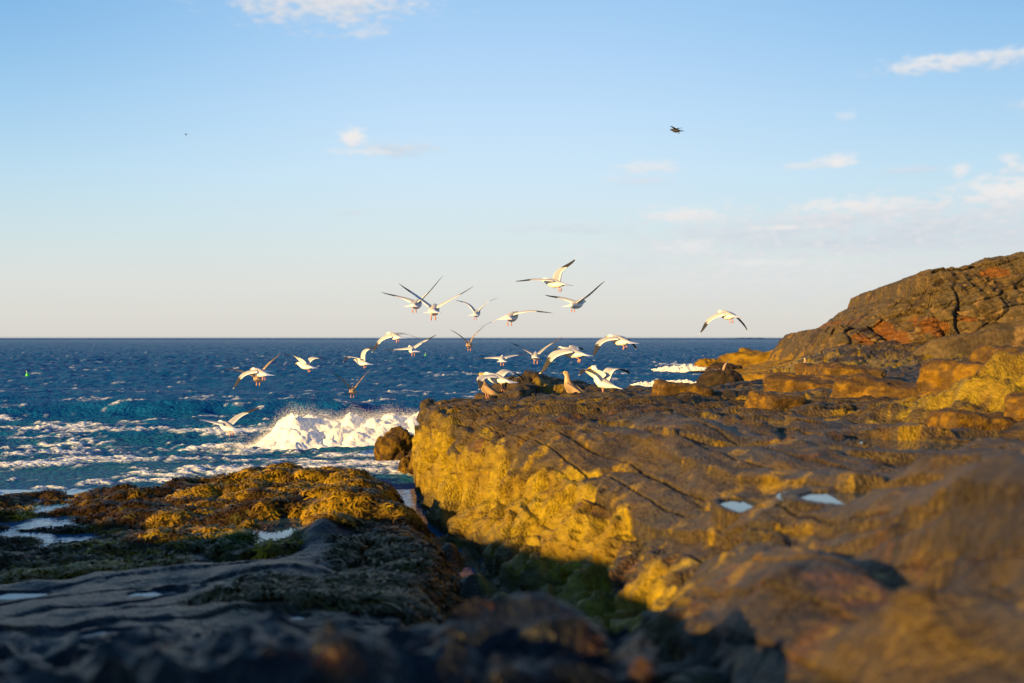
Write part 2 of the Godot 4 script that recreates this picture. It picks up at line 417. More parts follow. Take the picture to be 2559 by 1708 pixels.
func make_land() -> void:
	for q: Array in POOLS:
		pool_level.append(q[4] if q[4] > 0.0 else base_height(q[0], q[1]) - 0.02)
	land_d = PackedFloat32Array()
	var d := -3.0
	while d < 49.0:
		land_d.append(d)
		d += 0.16 if d < 0.8 else maxf(0.021, (0.0034 if d > 7.5 and d < 19.0 else 0.0058) * d)
	land_d.append(49.0)
	land_rows = land_d.size()
	column_at = PackedInt32Array([0])
	for s in SPANS:
		column_at.append(column_at[-1] + s)
	land_cols = column_at[-1] + 1
	var base := PackedVector3Array()
	base.resize(land_rows * land_cols)
	for r in land_rows:
		var line := land_line(land_d[r])
		for s in SPANS.size():
			for k in SPANS[s] + (1 if s == SPANS.size() - 1 else 0):
				var q := line[s].lerp(line[s + 1], float(k) / SPANS[s])
				base[r * land_cols + column_at[s] + k] = Vector3(q.x, q.y, -land_d[r])
	var nb := grid_normals(base, land_rows, land_cols)
	var col := PackedColorArray()
	col.resize(base.size())
	land_v = base.duplicate()
	var brink := float(column_at[7])
	var foot := float(column_at[5])
	var mid_channel := column_at[4] + 6
	var rib := Vector3(0.30, 0.22, 0.93).normalized()
	var sheet := Vector3(0.62, 0.70, -0.2).normalized()
	var grain := Vector3(0.225, 0.0, 0.974)  # the way the ledge and its streaks run
	var shelf := Vector3(-0.25, 0.93, -0.28).normalized()
	for r in land_rows:
		d = land_d[r]
		for c in land_cols:
			var at := r * land_cols + c
			var p := base[at]
			if d > 15.5 and c < column_at[4]:
				col[at] = Color(0.03, 0.03, 0.03)
				continue
			for hump: Array in HUMPS:
				var hx: float = (p.x - hump[0]) / hump[2]
				if absf(hx) < 2.2:
					var hd: float = (d - hump[1]) / hump[3]
					if absf(hd) < 2.2:
						p.y += hump[4] * exp(-hx * hx - hd * hd)
			var n := nb[at]
			var big := lump.get_noise_3dv(p)
			var small := fine.get_noise_3dv(p)
			var rugged := crag.get_noise_3dv(p)
			var tone := patch.get_noise_3dv(p)
			var spot := speck.get_noise_3dv(p)
			var out := 0.0
			var ink := Color.BLACK
			if c < mid_channel:
				# ---- the tidal platform and the dark foreground rock
				var near := 1.0 - smoothstep(3.0, 5.0, d)
				var tide := smoothstep(8.0, 9.6, d) 
				out = 0.04 * big + near * 0.07 * lump.get_noise_3dv(p * 2.4) + (0.03 * rugged + near * 0.09 * crag.get_noise_3dv(p * 1.9)) * (1.0 - 0.7 * tide) + (0.01 + 0.01 * near) * small + (0.02 + 0.06 * near) * block.get_noise_3dv(p * Vector3(0.8, 1.2, 1.0) * (1.0 + 1.2 * near)) * (1.0 - tide)
				out += (0.035 + 0.05 * near) * layers(p, Vector3(0.35, 0.8, 0.5).normalized(), 0.24, 0.9) * (1.0 - 0.6 * tide)
				out += tide * (0.15 * lump.get_noise_2d(p.x * 0.8 + 7.0, d * 1.5) + 0.04 * warp.get_noise_2d(p.x * 3.0, d * 3.0))
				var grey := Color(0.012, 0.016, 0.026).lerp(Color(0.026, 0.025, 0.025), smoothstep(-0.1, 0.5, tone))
				grey = grey.lerp(Color(0.10, 0.052, 0.02), 0.7 * smoothstep(0.33, 0.5, spot + 0.3 * big))
				var algae := Color(0.15, 0.095, 0.008).lerp(Color(0.06, 0.037, 0.006), smoothstep(-0.2, 0.35, spot))
				algae = algae.lerp(Color(0.05, 0.10, 0.012), smoothstep(0.9, 0.2, Vector2((p.x + 2.45) / 0.55, (d - 8.9) / 0.9).length() + 0.6 * tone))
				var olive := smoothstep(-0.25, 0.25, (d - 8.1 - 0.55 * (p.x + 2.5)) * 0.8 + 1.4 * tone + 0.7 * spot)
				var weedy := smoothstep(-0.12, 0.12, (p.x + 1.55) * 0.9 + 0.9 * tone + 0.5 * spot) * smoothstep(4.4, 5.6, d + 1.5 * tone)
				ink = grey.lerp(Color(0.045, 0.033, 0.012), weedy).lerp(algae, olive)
			else:
				# ---- the ledge, its seaward face and the shelf behind it
				var u := (c - foot) / (brink - foot)  # 0 at the foot, 1 at the brink
				var face := smoothstep(-0.05, 0.1, u) * (1.0 - smoothstep(0.85, 1.25, u))
				var far := smoothstep(9.0, 13.0, d)
				var top := 1.0 - face
				var close := 1.0 - smoothstep(2.5, 5.0, d)
				var drawn := p - grain * (0.68 * p.dot(grain)) * (1.0 - far) 
				var crackle := crack.get_noise_3dv(drawn)
				var gap := 1.0 - smoothstep(0.0, 0.13, crackle + 1.0)
				var chunk := block.get_noise_3dv(drawn)
				out = lerpf(0.035, 0.07, close) * big + lerpf(0.06, 0.04, close) * crag.get_noise_3dv(drawn * 1.15) + 0.016 * small - 0.03 * gap * (1.0 - 0.6 * close) + lerpf(0.055, 0.03, close) * chunk
				out += face * (0.10 * layers(p, rib, 0.42, 1.2) + 0.11 * crag.get_noise_3dv(p * Vector3(1.5, 0.45, 1.5)) + 0.05 * lump.get_noise_3dv(p * 2.2) - 0.11 * (1.0 - smoothstep(0.0, 0.14, crack.get_noise_3dv(p * Vector3(1.5, 0.5, 1.5) + Vector3(9, 0, 4)) + 1.0)))
				out += top * (1.0 - far) * ((1.0 - 0.5 * close) * 0.075 * layers(p, sheet, 0.2, 0.8) + 0.012 * (1.0 - close) * layers(p, rib, 0.65, 0.7))
				out += top * far * (0.10 * layers(p, shelf, 0.13, 1.6) + 0.11 * layers(p, Vector3(0.75, 0.35, 0.55).normalized(), 0.75, 1.2))
				out *= lerpf(1.0, 1.5, smoothstep(18.0, 30.0, d))
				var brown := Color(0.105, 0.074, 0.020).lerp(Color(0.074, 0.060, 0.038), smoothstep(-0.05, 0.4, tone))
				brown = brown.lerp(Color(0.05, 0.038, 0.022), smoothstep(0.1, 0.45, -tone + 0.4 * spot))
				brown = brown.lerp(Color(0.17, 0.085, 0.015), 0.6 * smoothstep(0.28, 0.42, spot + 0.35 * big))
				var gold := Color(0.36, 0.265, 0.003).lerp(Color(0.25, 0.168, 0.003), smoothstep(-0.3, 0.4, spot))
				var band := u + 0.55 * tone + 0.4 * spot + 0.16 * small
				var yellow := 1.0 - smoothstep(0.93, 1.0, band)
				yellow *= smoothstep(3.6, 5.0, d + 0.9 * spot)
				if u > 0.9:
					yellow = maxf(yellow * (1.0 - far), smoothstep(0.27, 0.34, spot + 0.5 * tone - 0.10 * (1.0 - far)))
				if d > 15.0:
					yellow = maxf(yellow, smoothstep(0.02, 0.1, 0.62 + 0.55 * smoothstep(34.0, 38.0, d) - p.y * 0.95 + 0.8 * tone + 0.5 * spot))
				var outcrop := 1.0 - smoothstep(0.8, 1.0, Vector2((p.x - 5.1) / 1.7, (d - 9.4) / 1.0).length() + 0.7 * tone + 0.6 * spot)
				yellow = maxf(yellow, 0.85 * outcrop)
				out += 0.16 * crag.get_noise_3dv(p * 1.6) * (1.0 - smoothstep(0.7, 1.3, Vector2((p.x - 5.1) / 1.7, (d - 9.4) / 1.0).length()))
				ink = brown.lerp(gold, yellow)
				# darker brown just above the water in the channel
				var wet := (1.0 - smoothstep(0.05, 0.3, p.y + 0.3 * spot)) * (1.0 - smoothstep(13.0, 14.0, d))
				ink = ink.lerp(Color(0.06, 0.045, 0.02), 0.8 * wet)
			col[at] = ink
			p += n * out
			for k in POOLS.size():
				var q: Array = POOLS[k]
				var qx: float = (p.x - q[0]) / q[2]
				var qd: float = (-p.z - q[1]) / q[3]
				if absf(qx) < 1.6 and absf(qd) < 1.6:
					var away := sqrt(qx * qx + qd * qd) + 0.35 * tone + 0.25 * spot
					p.y = lerpf(pool_level[k] - 0.05, maxf(p.y, pool_level[k] + 0.012), smoothstep(0.7, 0.95, away)) if away < 1.25 else p.y
			land_v[at] = p
	land_n = grid_normals(land_v, land_rows, land_cols)
	var last_platform_row := 0
	while land_d[last_platform_row] < 16.0:
		last_platform_row += 1
	var platform := put("tidal_platform", grid_part(land_v, land_n, col, land_rows, land_cols, 0, mid_channel, 0, last_platform_row), M.platform)
	setting(platform)
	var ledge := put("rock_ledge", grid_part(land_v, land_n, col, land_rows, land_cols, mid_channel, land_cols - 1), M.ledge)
	setting(ledge)
	mark("shore %d x %d" % [land_rows, land_cols])


# Height of the shore at a place.
func land_at(x: float, d: float) -> Vector3:
	var best := Vector3(x, -9, -d)
	var r := 0
	while r < land_rows - 1 and land_d[r] < d:
		r += 1
	var least := 9.0
	for rr in range(maxi(r - 6, 0), mini(r + 7, land_rows)):
		for c in land_cols:
			var q := land_v[rr * land_cols + c]
			var far := absf(q.x - x) + absf(-q.z - d)
			if far < least:
				least = far
				best = q
	return best


# ---------------------------------------------------------------- rock behind the camera, whose shade lies on the foreground

func make_bank() -> void:
	# a bank of the same rock runs past behind the camera, from the left to the right; its crest shades the foreground
	var crest := [[-24.0, 12.5, 2.2], [-18.0, 8.5, 2.2], [-12.0, 4.0, 2.28], [-10.3, 2.72, 2.3], [-9.5, 2.12, 2.66], [-8.0, 1.0, 2.7], [-6.0, -0.5, 2.6], [-4.0, -2.0, 2.62], [0.0, -5.0, 2.85], [4.0, -8.0, 3.2], [12.0, -14.0, 3.9]]
	var rows := 40
	var cols := 220
	var v := PackedVector3Array()
	var col := PackedColorArray()
	for r in rows:
		var across := (r / float(rows - 1)) * 2.0 - 1.0   # -1 behind, 1 in front
		for c in cols:
			var s := c / float(cols - 1) * (crest.size() - 1)
			var k := mini(int(s), crest.size() - 2)
			var t := s - k
			var a: Array = crest[k]
			var b: Array = crest[k + 1]
			var top := Vector3(lerpf(a[0], b[0], t), lerpf(a[2], b[2], t), -lerpf(a[1], b[1], t))
			var front := Vector3(0.6, 0, -0.8)
			var drop := pow(absf(across), 1.3)
			var p := top + front * across * (4.2 if across > 0.0 else 9.0)
			p.y = lerpf(top.y, 0.6 if across > 0.0 else 1.2, drop)
			p.y += 0.10 * lump.get_noise_3dv(p * 1.3) + 0.12 * layers(p, Vector3(0.4, 0.85, 0.3).normalized(), 0.35, 1.2) * 0.5
			v.append(p)
			var tone := patch.get_noise_3dv(p)
			col.append(Color(0.10, 0.075, 0.05).lerp(Color(0.06, 0.05, 0.045), smoothstep(-0.2, 0.3, tone)))
	var o := put("shore_bank", grid_part(v, grid_normals(v, rows, cols), col, rows, cols, 0, cols - 1), M.ledge)
	setting(o)


# ---------------------------------------------------------------- headland

const SKYLINE := [[9.0, 0.1], [12.0, 0.3], [14.6, 0.6], [15.9, 0.95], [16.2, 1.5], [16.6, 2.3], [17.0, 2.6], [18.5, 2.75], [19.3, 3.45], [20.0, 3.95], [20.65, 4.35], [20.85, 5.0], [21.4, 5.4], [22.1, 5.5], [23.8, 5.65], [24.5, 5.95], [25.7, 6.3], [27.0, 6.5], [30.0, 7.4], [38.0, 8.8], [46.0, 9.4]]


func skyline(x: float) -> float:
	for k in SKYLINE.size() - 1:
		if x <= SKYLINE[k + 1][0]:
			return lerpf(SKYLINE[k][1], SKYLINE[k + 1][1], clampf((x - SKYLINE[k][0]) / (SKYLINE[k + 1][0] - SKYLINE[k][0]), 0.0, 1.0))
	return SKYLINE[-1][1]


# Rust on joint faces: x, height, half width, half height
const RUST := [[17.3, 1.95, 0.4, 0.36], [18.9, 2.2, 0.3, 0.8], [20.2, 2.5, 0.55, 0.6], [21.7, 2.9, 0.5, 0.14], [24.4, 5.3, 0.7, 0.3]]


func make_headland() -> Node3D:
	var cols := 600
	var rows := 300
	var v := PackedVector3Array()
	v.resize(rows * cols)
	var col := PackedColorArray()
	col.resize(rows * cols)
	var beds := Vector3(-0.30, 0.93, 0.1).normalized()
	for r in rows:
		var w := r / float(rows - 1)
		w = w / 0.75 * 0.46 if w < 0.75 else lerpf(0.46, 1.0, (w - 0.75) / 0.25)
		for c in cols:
			var x := 10.5 + 30.0 * pow(c / float(cols - 1), 1.15)
			var wob := lump.get_noise_2d(x * 0.35, w * 6.0)
			var front := 46.0 - 0.13 * (x - 14.0) + 0.9 * lump.get_noise_2d(x * 0.22, 3.0)
			var d := front + w * 16.0
			var top := skyline(x)
			top += 0.16 * crag.get_noise_2d(x * 0.7, 5.0) * smoothstep(15.0, 18.0, x)
			var low := minf(0.35 + 0.055 * maxf(x - 12.0, 0.0), top)
			var rise := smoothstep(0.0, 0.42, w + 0.05 * wob)
			rise = lerpf(rise, sqrt(clampf(w / 0.42, 0.0, 1.0)), 0.55)
			var y := low + (top - low) * rise
			if w > 0.42:
				y -= (w - 0.42) * (0.5 + 0.12 * top)
			y -= (1.0 - smoothstep(0.0, 0.03, w)) * 0.8
			var p := Vector3(x, y, -d)
			var steep := smoothstep(0.01, 0.06, w) * (1.0 - 0.5 * smoothstep(0.40, 0.5, w)) * smoothstep(0.2, 1.6, top - low)
			# beds that dip to the left, thick ones and thin ones
			var thick := layers(p * Vector3(0.8, 1, 0.5), beds, 0.62, 0.25, 0.5, 0.07)
			var thin := layers(p * Vector3(0.8, 1, 0.5), beds, 0.19, 0.35, 0.6, 0.16)
			var joint := layers(p, Vector3(0.9, 0.25, 0.35).normalized(), 1.7, 0.5, 0.25)
			var crackle := 1.0 - smoothstep(0.0, 0.16, crack.get_noise_3d(p.x * 0.5, p.y * 0.9, p.z * 0.4) + 1.0)
			var big := lump.get_noise_3dv(p * 0.5)
			var chunk := block.get_noise_3d(p.x * 0.5, p.y * 0.9, p.z * 0.4)
			steep = maxf(steep, 0.45 * smoothstep(0.01, 0.06, w))
			var out := steep * (0.42 * thick + 0.2 * thin + 0.4 * joint + 0.22 * chunk - 0.12 * crackle + 0.12 * crag.get_noise_3dv(p * 0.6)) + (0.08 + 0.12 * steep) * big + 0.06 * fine.get_noise_3dv(p * 0.5)
			p += Vector3(-0.35, 0.32, 0.85) * out
			v[r * cols + c] = p
			var tone := patch.get_noise_3dv(p * 0.5)
			var spot := speck.get_noise_3dv(p * 0.45)
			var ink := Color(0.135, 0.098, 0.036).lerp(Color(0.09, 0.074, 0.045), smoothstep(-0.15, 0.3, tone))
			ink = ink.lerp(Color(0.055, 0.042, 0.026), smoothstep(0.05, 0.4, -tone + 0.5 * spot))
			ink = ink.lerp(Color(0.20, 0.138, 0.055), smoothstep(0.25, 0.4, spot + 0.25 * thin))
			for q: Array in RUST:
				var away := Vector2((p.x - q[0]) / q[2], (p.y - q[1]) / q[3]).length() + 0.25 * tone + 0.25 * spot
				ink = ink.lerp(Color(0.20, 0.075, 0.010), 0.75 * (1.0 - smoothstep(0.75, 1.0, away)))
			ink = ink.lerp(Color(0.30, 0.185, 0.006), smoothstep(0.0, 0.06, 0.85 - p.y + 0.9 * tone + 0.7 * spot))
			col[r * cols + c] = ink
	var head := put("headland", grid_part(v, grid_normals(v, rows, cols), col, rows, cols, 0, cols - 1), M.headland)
	setting(head)
	mark("headland")
	return head


# ---------------------------------------------------------------- boulders and slabs

# A lump of rock: a rounded block of the given half sizes, chipped by noise, bedded, coloured by the given function's name.
func rock_mesh(half: Vector3, which: int, square: float, rough: float, beds: Vector3, bed: float, coat: String, steps := 22) -> ArrayMesh:
	var v := PackedVector3Array()
	var col := PackedColorArray()
	var index := PackedInt32Array()
	var shift := Vector3(which * 3.71, which * 1.37, which * 2.11)
	var found := {}
	for side in 6:
		for j in steps + 1:
			for i in steps + 1:
				var a := tan((i / float(steps) - 0.5) * PI * 0.5)
				var b := tan((j / float(steps) - 0.5) * PI * 0.5)
				var q: Vector3 = [Vector3(a, b, 1), Vector3(-a, b, -1), Vector3(1, b, -a), Vector3(-1, b, a), Vector3(a, 1, -b), Vector3(a, -1, b)][side]
				q = q.normalized()
				var r := pow(pow(absf(q.x), square) + pow(absf(q.y), square) + pow(absf(q.z), square), -1.0 / square)
				var p := q * r * half
				var size := (half.x + half.y + half.z) / 3.0
				var s := p / size + shift
				var out := rough * size * (0.55 * lump.get_noise_3dv(s * 0.9) + 0.22 * lump.get_noise_3dv(s * 2.3) + 0.07 * fine.get_noise_3dv(s * 1.1))
				out += bed * size * layers(s * 0.5, beds, 0.14, 1.2)
				out -= 0.10 * rough * size * (1.0 - smoothstep(0.0, 0.16, crack.get_noise_3dv(s * 0.55) + 1.0)) - 0.16 * rough * size * block.get_noise_3dv(s * 0.55)
				p += q * out
				v.append(p)
				var tone := patch.get_noise_3dv(s * 0.8)
				var spot := speck.get_noise_3dv(s * 0.8)
				col.append(coat_color(coat, tone, spot, p.y / half.y))
		var first := side * (steps + 1) * (steps + 1)
		for j in steps:
			for i in steps:
				var a := first + j * (steps + 1) + i
				index.append_array(PackedInt32Array([a, a + steps + 1, a + steps + 2, a, a + steps + 2, a + 1]))
	# weld the seams of the six faces for smooth shading
	var same := PackedInt32Array()
	same.resize(v.size())
	for k in v.size():
		var key := Vector3i((v[k] * 5000.0).round())
		if not found.has(key):
			found[key] = k
		same[k] = found[key]
	for k in index.size():
		index[k] = same[index[k]]
	return array_mesh(v, smooth_normals(v, index), col, index)


func coat_color(coat: String, tone: float, spot: float, high: float) -> Color:
	match coat:
		"gold":
			return Color(0.29, 0.178, 0.006).lerp(Color(0.11, 0.068, 0.012), smoothstep(0.0, 0.35, spot + 0.4 * tone))
		"weed":
			return Color(0.20, 0.122, 0.007).lerp(Color(0.055, 0.034, 0.008), smoothstep(-0.2, 0.25, spot + 0.5 * tone))
		"wet":
			return Color(0.07, 0.046, 0.02).lerp(Color(0.035, 0.026, 0.015), smoothstep(-0.2, 0.25, spot + 0.5 * tone))
		"grey":
			return Color(0.125, 0.094, 0.048).lerp(Color(0.08, 0.063, 0.036), smoothstep(-0.2, 0.3, spot + 0.6 * tone)).lerp(Color(0.22, 0.15, 0.06), smoothstep(0.3, 0.42, spot))
	return Color(0.11, 0.07, 0.022).lerp(Color(0.24, 0.14, 0.008), smoothstep(0.1, 0.25, spot + 0.5 * tone))


func boulder(called: String, at: Vector3, half: Vector3, turn: Vector3, which: int, coat: String, label: String, square := 3.0, rough := 0.5, bed := 0.05, steps := 22) -> void:
	var o := put(called, rock_mesh(half, which, square, rough, Vector3(0.2, 0.95, 0.2).normalized(), bed, coat, steps), M.boulder)
	o.position = at
	o.rotation_degrees = turn
	tag(o, label, "boulder")


func make_boulders(head: Node3D) -> void:
	boulder("sea_rock", Vector3(-1.86, 0.12, -16.3), Vector3(0.36, 0.36, 0.3), Vector3(0, 20, 8), 3, "weed", "brown weed-covered boulder standing in the white surf beside the ledge", 2.6, 0.55)
	boulder("sea_rock", Vector3(-1.42, 0.08, -16.1), Vector3(0.26, 0.15, 0.25), Vector3(0, 50, 0), 5, "wet", "low dark wet rock between the surf boulder and the ledge", 2.6, 0.5)
	boulder("sea_rock", Vector3(-1.50, 0.05, -14.7), Vector3(0.17, 0.2, 0.17), Vector3(0, 10, 0), 7, "weed", "small knobbly golden rock at the foot of the ledge corner", 2.4, 0.6)
	boulder("sea_rock", Vector3(-1.34, 0.10, -14.4), Vector3(0.13, 0.26, 0.15), Vector3(0, 70, 5), 9, "weed", "upright knobbly stone leaning against the ledge corner", 2.6, 0.6)
	boulder("sea_rock", Vector3(8.45, 0.12, -40.3), Vector3(1.0, 0.62, 0.8), Vector3(0, 15, 0), 11, "wet", "rounded dark wet rock awash in foam with a gull on top", 2.4, 0.3)
	boulder("sea_rock", Vector3(9.6, 0.2, -36.6), Vector3(1.0, 0.48, 0.8), Vector3(0, -20, -6), 13, "gold", "golden rounded boulder right of the dark wet rock", 2.6, 0.45)
	boulder("sea_rock", Vector3(11.3, 0.25, -38.0), Vector3(0.8, 0.35, 0.6), Vector3(0, 25, -10), 14, "gold", "low golden boulder at the edge of the yellow slab", 2.8, 0.5)
	boulder("sea_rock", Vector3(16.2, 0.2, -64.0), Vector3(2.6, 0.95, 1.6), Vector3(0, -10, -4), 15, "gold", "long golden rock running out into the sea before the headland", 2.6, 0.45)
	boulder("sea_rock", Vector3(13.0, 0.1, -66.0), Vector3(0.8, 0.55, 0.7), Vector3(0, 30, 0), 16, "gold", "small golden rock at the seaward tip, farthest of the sea rocks", 2.6, 0.5)
	boulder("sea_rock", Vector3(11.7, 0.1, -55.0), Vector3(1.1, 0.5, 0.8), Vector3(0, 30, 0), 17, "wet", "dark rounded rock in foam below the golden spit", 2.6, 0.4)
	# loose and jointed blocks on the shelf
	var spots := [
		[4.55, 12.3, 0.55, 0.2, 0.4, -20.0, "block", "flat golden block beside the shelf pool"],
		[3.85, 8.3, 0.34, 0.13, 0.2, 12.0, "block", "orange-lit flat block right behind the largest pool"],
		[4.45, 8.4, 0.25, 0.12, 0.2, -30.0, "block", "small golden block next to the orange-lit flat block"],
		[3.0, 11.0, 0.38, 0.12, 0.25, 25.0, "block", "brown wedge-shaped block in the middle of the shelf"],
		[4.2, 14.6, 0.5, 0.18, 0.35, -15.0, "block", "squarish brown block standing on the far shelf"],
		[5.3, 16.0, 0.6, 0.2, 0.4, 30.0, "block", "long brown block lying across the far shelf"],
		[2.2, 12.8, 0.35, 0.12, 0.22, 5.0, "block", "low brown block near the brink of the shelf"],
		[6.6, 19.5, 0.6, 0.22, 0.5, -10.0, "block", "tilted block halfway to the headland"],
		[8.6, 27.0, 0.8, 0.3, 0.6, 15.0, "block", "broad brown block before the yellow slab"],
		[5.0, 10.8, 0.55, 0.3, 0.4, 40.0, "block", "rounded golden block behind the golden outcrop"],
		[6.6, 12.6, 0.7, 0.32, 0.5, 10.0, "block", "rough golden block at the right edge of the shelf"],
	]
	for k in spots.size():
		var s: Array = spots[k]
		var g := land_at(s[0], s[1])
		boulder("rock_block", Vector3(s[0], g.y + s[3] * 0.35, -s[1]), Vector3(s[2], s[3], s[4]), Vector3(4, s[5], -7), 30 + k * 2, s[6], s[7], 8.0, 0.34, 0.06, 18)
	# great slabs that lean on the headland
	var slabs := [
		[Vector3(22.8, 1.15, -44.6), Vector3(4.9, 1.05, 1.6), Vector3(-22, 4, 5.5), 61],
		[Vector3(26.0, 1.9, -46.6), Vector3(5.0, 0.85, 1.6), Vector3(-22, 2, 6), 63],
		[Vector3(26.6, 2.9, -47.8), Vector3(3.6, 0.6, 1.3), Vector3(-14, -4, 4), 65],
		[Vector3(23.6, 5.0, -51.6), Vector3(1.7, 0.42, 0.9), Vector3(-10, 6, 12), 67],
		[Vector3(25.8, 5.7, -51.8), Vector3(1.2, 0.45, 0.8), Vector3(-6, 12, 14), 69],
		[Vector3(21.6, 4.75, -51.2), Vector3(1.0, 0.5, 0.8), Vector3(-6, -8, 10), 71],
	]
	for s: Array in slabs:
		var o := put("slab", rock_mesh(s[1], s[3], 6.0, 0.14, Vector3(0.05, 1, 0.1).normalized(), 0.035, "grey", 48), M.headland, head)
		o.position = s[0]
		o.rotation_degrees = s[2]
	mark("boulders")


# ---------------------------------------------------------------- sea

func shore_line(d: float) -> float:
	# x of the ledge's foot
	var line := land_line(clampf(d, 5.0, 49.0))
	return line[5].x


func swell(x: float, d: float) -> float:
	var open := smoothstep(13.5, 19.0, d)
	var y := 0.0
	# long swells coming in, crests nearly parallel to the shore
	var u := d + 0.16 * x + 1.6 * lump.get_noise_2d(x * 0.09, d * 0.05)
	var far := 1.0 - smoothstep(60.0, 260.0, d)
	y += 0.13 * open * far * sin(u * 0.62) * (0.6 + 0.8 * warp.get_noise_2d(x * 0.06, d * 0.04 + 9.0))
	# the steep wave about to break
	var crest := 26.8 + 0.16 * (x + 6.0) + 0.9 * lump.get_noise_2d(x * 0.3, 40.0)
	var e := d - crest
	var high := 0.38 * smoothstep(-17.0, -9.0, x) * (1.0 - smoothstep(-4.6, -2.6, x))
	y += high * exp(-e * e / (0.8 if e < 0.0 else 3.4))
	# chop
	y += open * (0.05 * fine.get_noise_2d(x * 0.3, d * 0.55) + 0.05 * ridge.get_noise_2d(x * 0.8, d * 1.4)) * (1.0 + 1.6 * smoothstep(30.0, 90.0, d)) * (1.0 - smoothstep(420.0, 700.0, d))
	y += (0.004 + 0.014 * open) * fine.get_noise_2d(x * 1.7, d * 2.2) * (1.0 - smoothstep(60.0, 140.0, d))
	return y


func foam_at(x: float, d: float) -> float:
	if d > 140.0 or d < 12.6:
		return 0.0
	var edge := x - shore_line(d)
	# where there is white water
	var z := 0.0
	z = maxf(z, 0.64 * smoothstep(13.0, 15.0, d) * (1.0 - smoothstep(21.0, 25.5, d + 0.1 * (x + 6.0))) * (1.0 - smoothstep(-1.2, 0.6, x)))
	z = maxf(z, 0.95 * smoothstep(-3.6, -1.8, x + 0.12 * (d - 20.0)) * smoothstep(15.0, 16.8, d) * (1.0 - smoothstep(22.0, 27.0, d)) * (1.0 - smoothstep(0.5, 3.0, x)))
	z = maxf(z, 1.05 * exp(-pow((d - 15.6 - 0.62 * (x + 2.4)) / 0.55, 2.0)) * smoothstep(-5.0, -3.6, x) * (1.0 - smoothstep(-1.6, -1.0, x)))
	z = maxf(z, 0.8 * exp(-pow((d - 13.9 + 0.10 * (x + 5.0)) / 0.35, 2.0)) * (1.0 - smoothstep(-3.4, -2.6, x)))
	z = maxf(z, 0.62 * exp(-pow((d - 54.0 - 0.25 * x) / 3.0, 2.0)) * smoothstep(-7.0, -3.0, x) * (1.0 - smoothstep(9.0, 12.0, x)))
	z = maxf(z, 0.8 * smoothstep(-2.2, -0.4, edge) * smoothstep(24.0, 30.0, d) * (1.0 - smoothstep(60.0, 90.0, d)))
	z = maxf(z, 0.72 * exp(-pow((d - 70.0) / 12.0, 2.0)) * smoothstep(8.0, 12.0, x) * (1.0 - smoothstep(16.0, 20.0, x)))
	z = maxf(z, 0.36 * (1.0 - smoothstep(28.0, 60.0, d)))
	z = maxf(z, 0.20)
	var wx := x + 0.7 * warp.get_noise_2d(x * 0.5, d * 0.6)
	var wd := d + 0.7 * warp.get_noise_2d(x * 0.5 + 50.0, d * 0.6)
	var lace := 1.0 - absf(lump.get_noise_2d(wx * 0.95, wd * 2.1)) * 2.4
	var threads := 1.0 - absf(fine.get_noise_2d(wx * 0.36, wd * 0.85)) * 2.6
	var patches := patch.get_noise_2d(x * 0.5, d * 0.75)
	var f := 0.55 * lace + 0.45 * threads + 0.9 * patches - 0.25
	return smoothstep(0.86, 1.16, f * 0.75 + z * 0.95)


func make_sea() -> void:
	var ds := PackedFloat32Array()
	var d := 4.0
	while d < 9000.0:
		ds.append(d)
		d *= 1.05 if d < 8.0 else 1.0052 if d < 34.0 else 1.0065 if d < 420.0 else 1.03 if d < 800.0 else 1.12
	ds.append(9500.0)
	var rows := ds.size()
	var cols := 620
	var v := PackedVector3Array()
	v.resize(rows * cols)
	var col := PackedColorArray()
	col.resize(rows * cols)
	for r in rows:
		d = ds[r]
		for c in cols:
			var x := (c / float(cols - 1) - 0.5) * 2.0 * (5.0 + 0.68 * d)
			if d < 30.0:
				x -= 1.5
			var f := foam_at(x, d)
			var y := swell(x, d) + 0.035 * f
			v[r * cols + c] = Vector3(x, y, -d)
			var shoal := (1.0 - smoothstep(15.0, 30.0, d)) * (0.55 + 0.8 * patch.get_noise_2d(x * 0.4, d * 0.5))
			var deep := Color(0.004, 0.069, 0.212).lerp(Color(0.014, 0.10, 0.17), clampf(shoal, 0.0, 1.0) * 0.85)
			col[r * cols + c] = deep.lerp(Color(0.74, 0.76, 0.78), 0.9 * f)
	var n := grid_normals(v, rows, cols)
	var split := 0
	var shallow := 0
	while ds[shallow] < 13.1:
		shallow += 1
	while ds[split] < 1200.0:
		split += 1
	setting(put("sea", grid_part(v, n, col, rows, cols, 0, cols - 1, shallow, split), M.sea))
	setting(put("shore_water", grid_part(v, n, col, rows, cols, 0, cols - 1, 0, shallow), M.calm))
	# so far out that the waves are finer than the eye can tell apart, and make the water dull
	var dull := StandardMaterial3D.new()
	dull.resource_name = "distant_waves"
	dull.vertex_color_use_as_albedo = true
	dull.roughness = 0.7
	dull.metallic_specular = 0.2
	setting(put("distant_sea", grid_part(v, n, col, rows, cols, 0, cols - 1, split, rows - 1), dull))
	# the same water under and beyond, out of sight of the photograph
	var plane := PlaneMesh.new()
	plane.size = Vector2(20000, 20000)
	var far := StandardMaterial3D.new()
	far.resource_name = "distant_sea_water"
	far.albedo_color = Color(0.004, 0.069, 0.212).linear_to_srgb()
	far.roughness = 0.3
	var under := put("open_sea", plane, far)
	under.position.y = -1.2
	setting(under)
	mark("sea %d x %d" % [rows, cols])


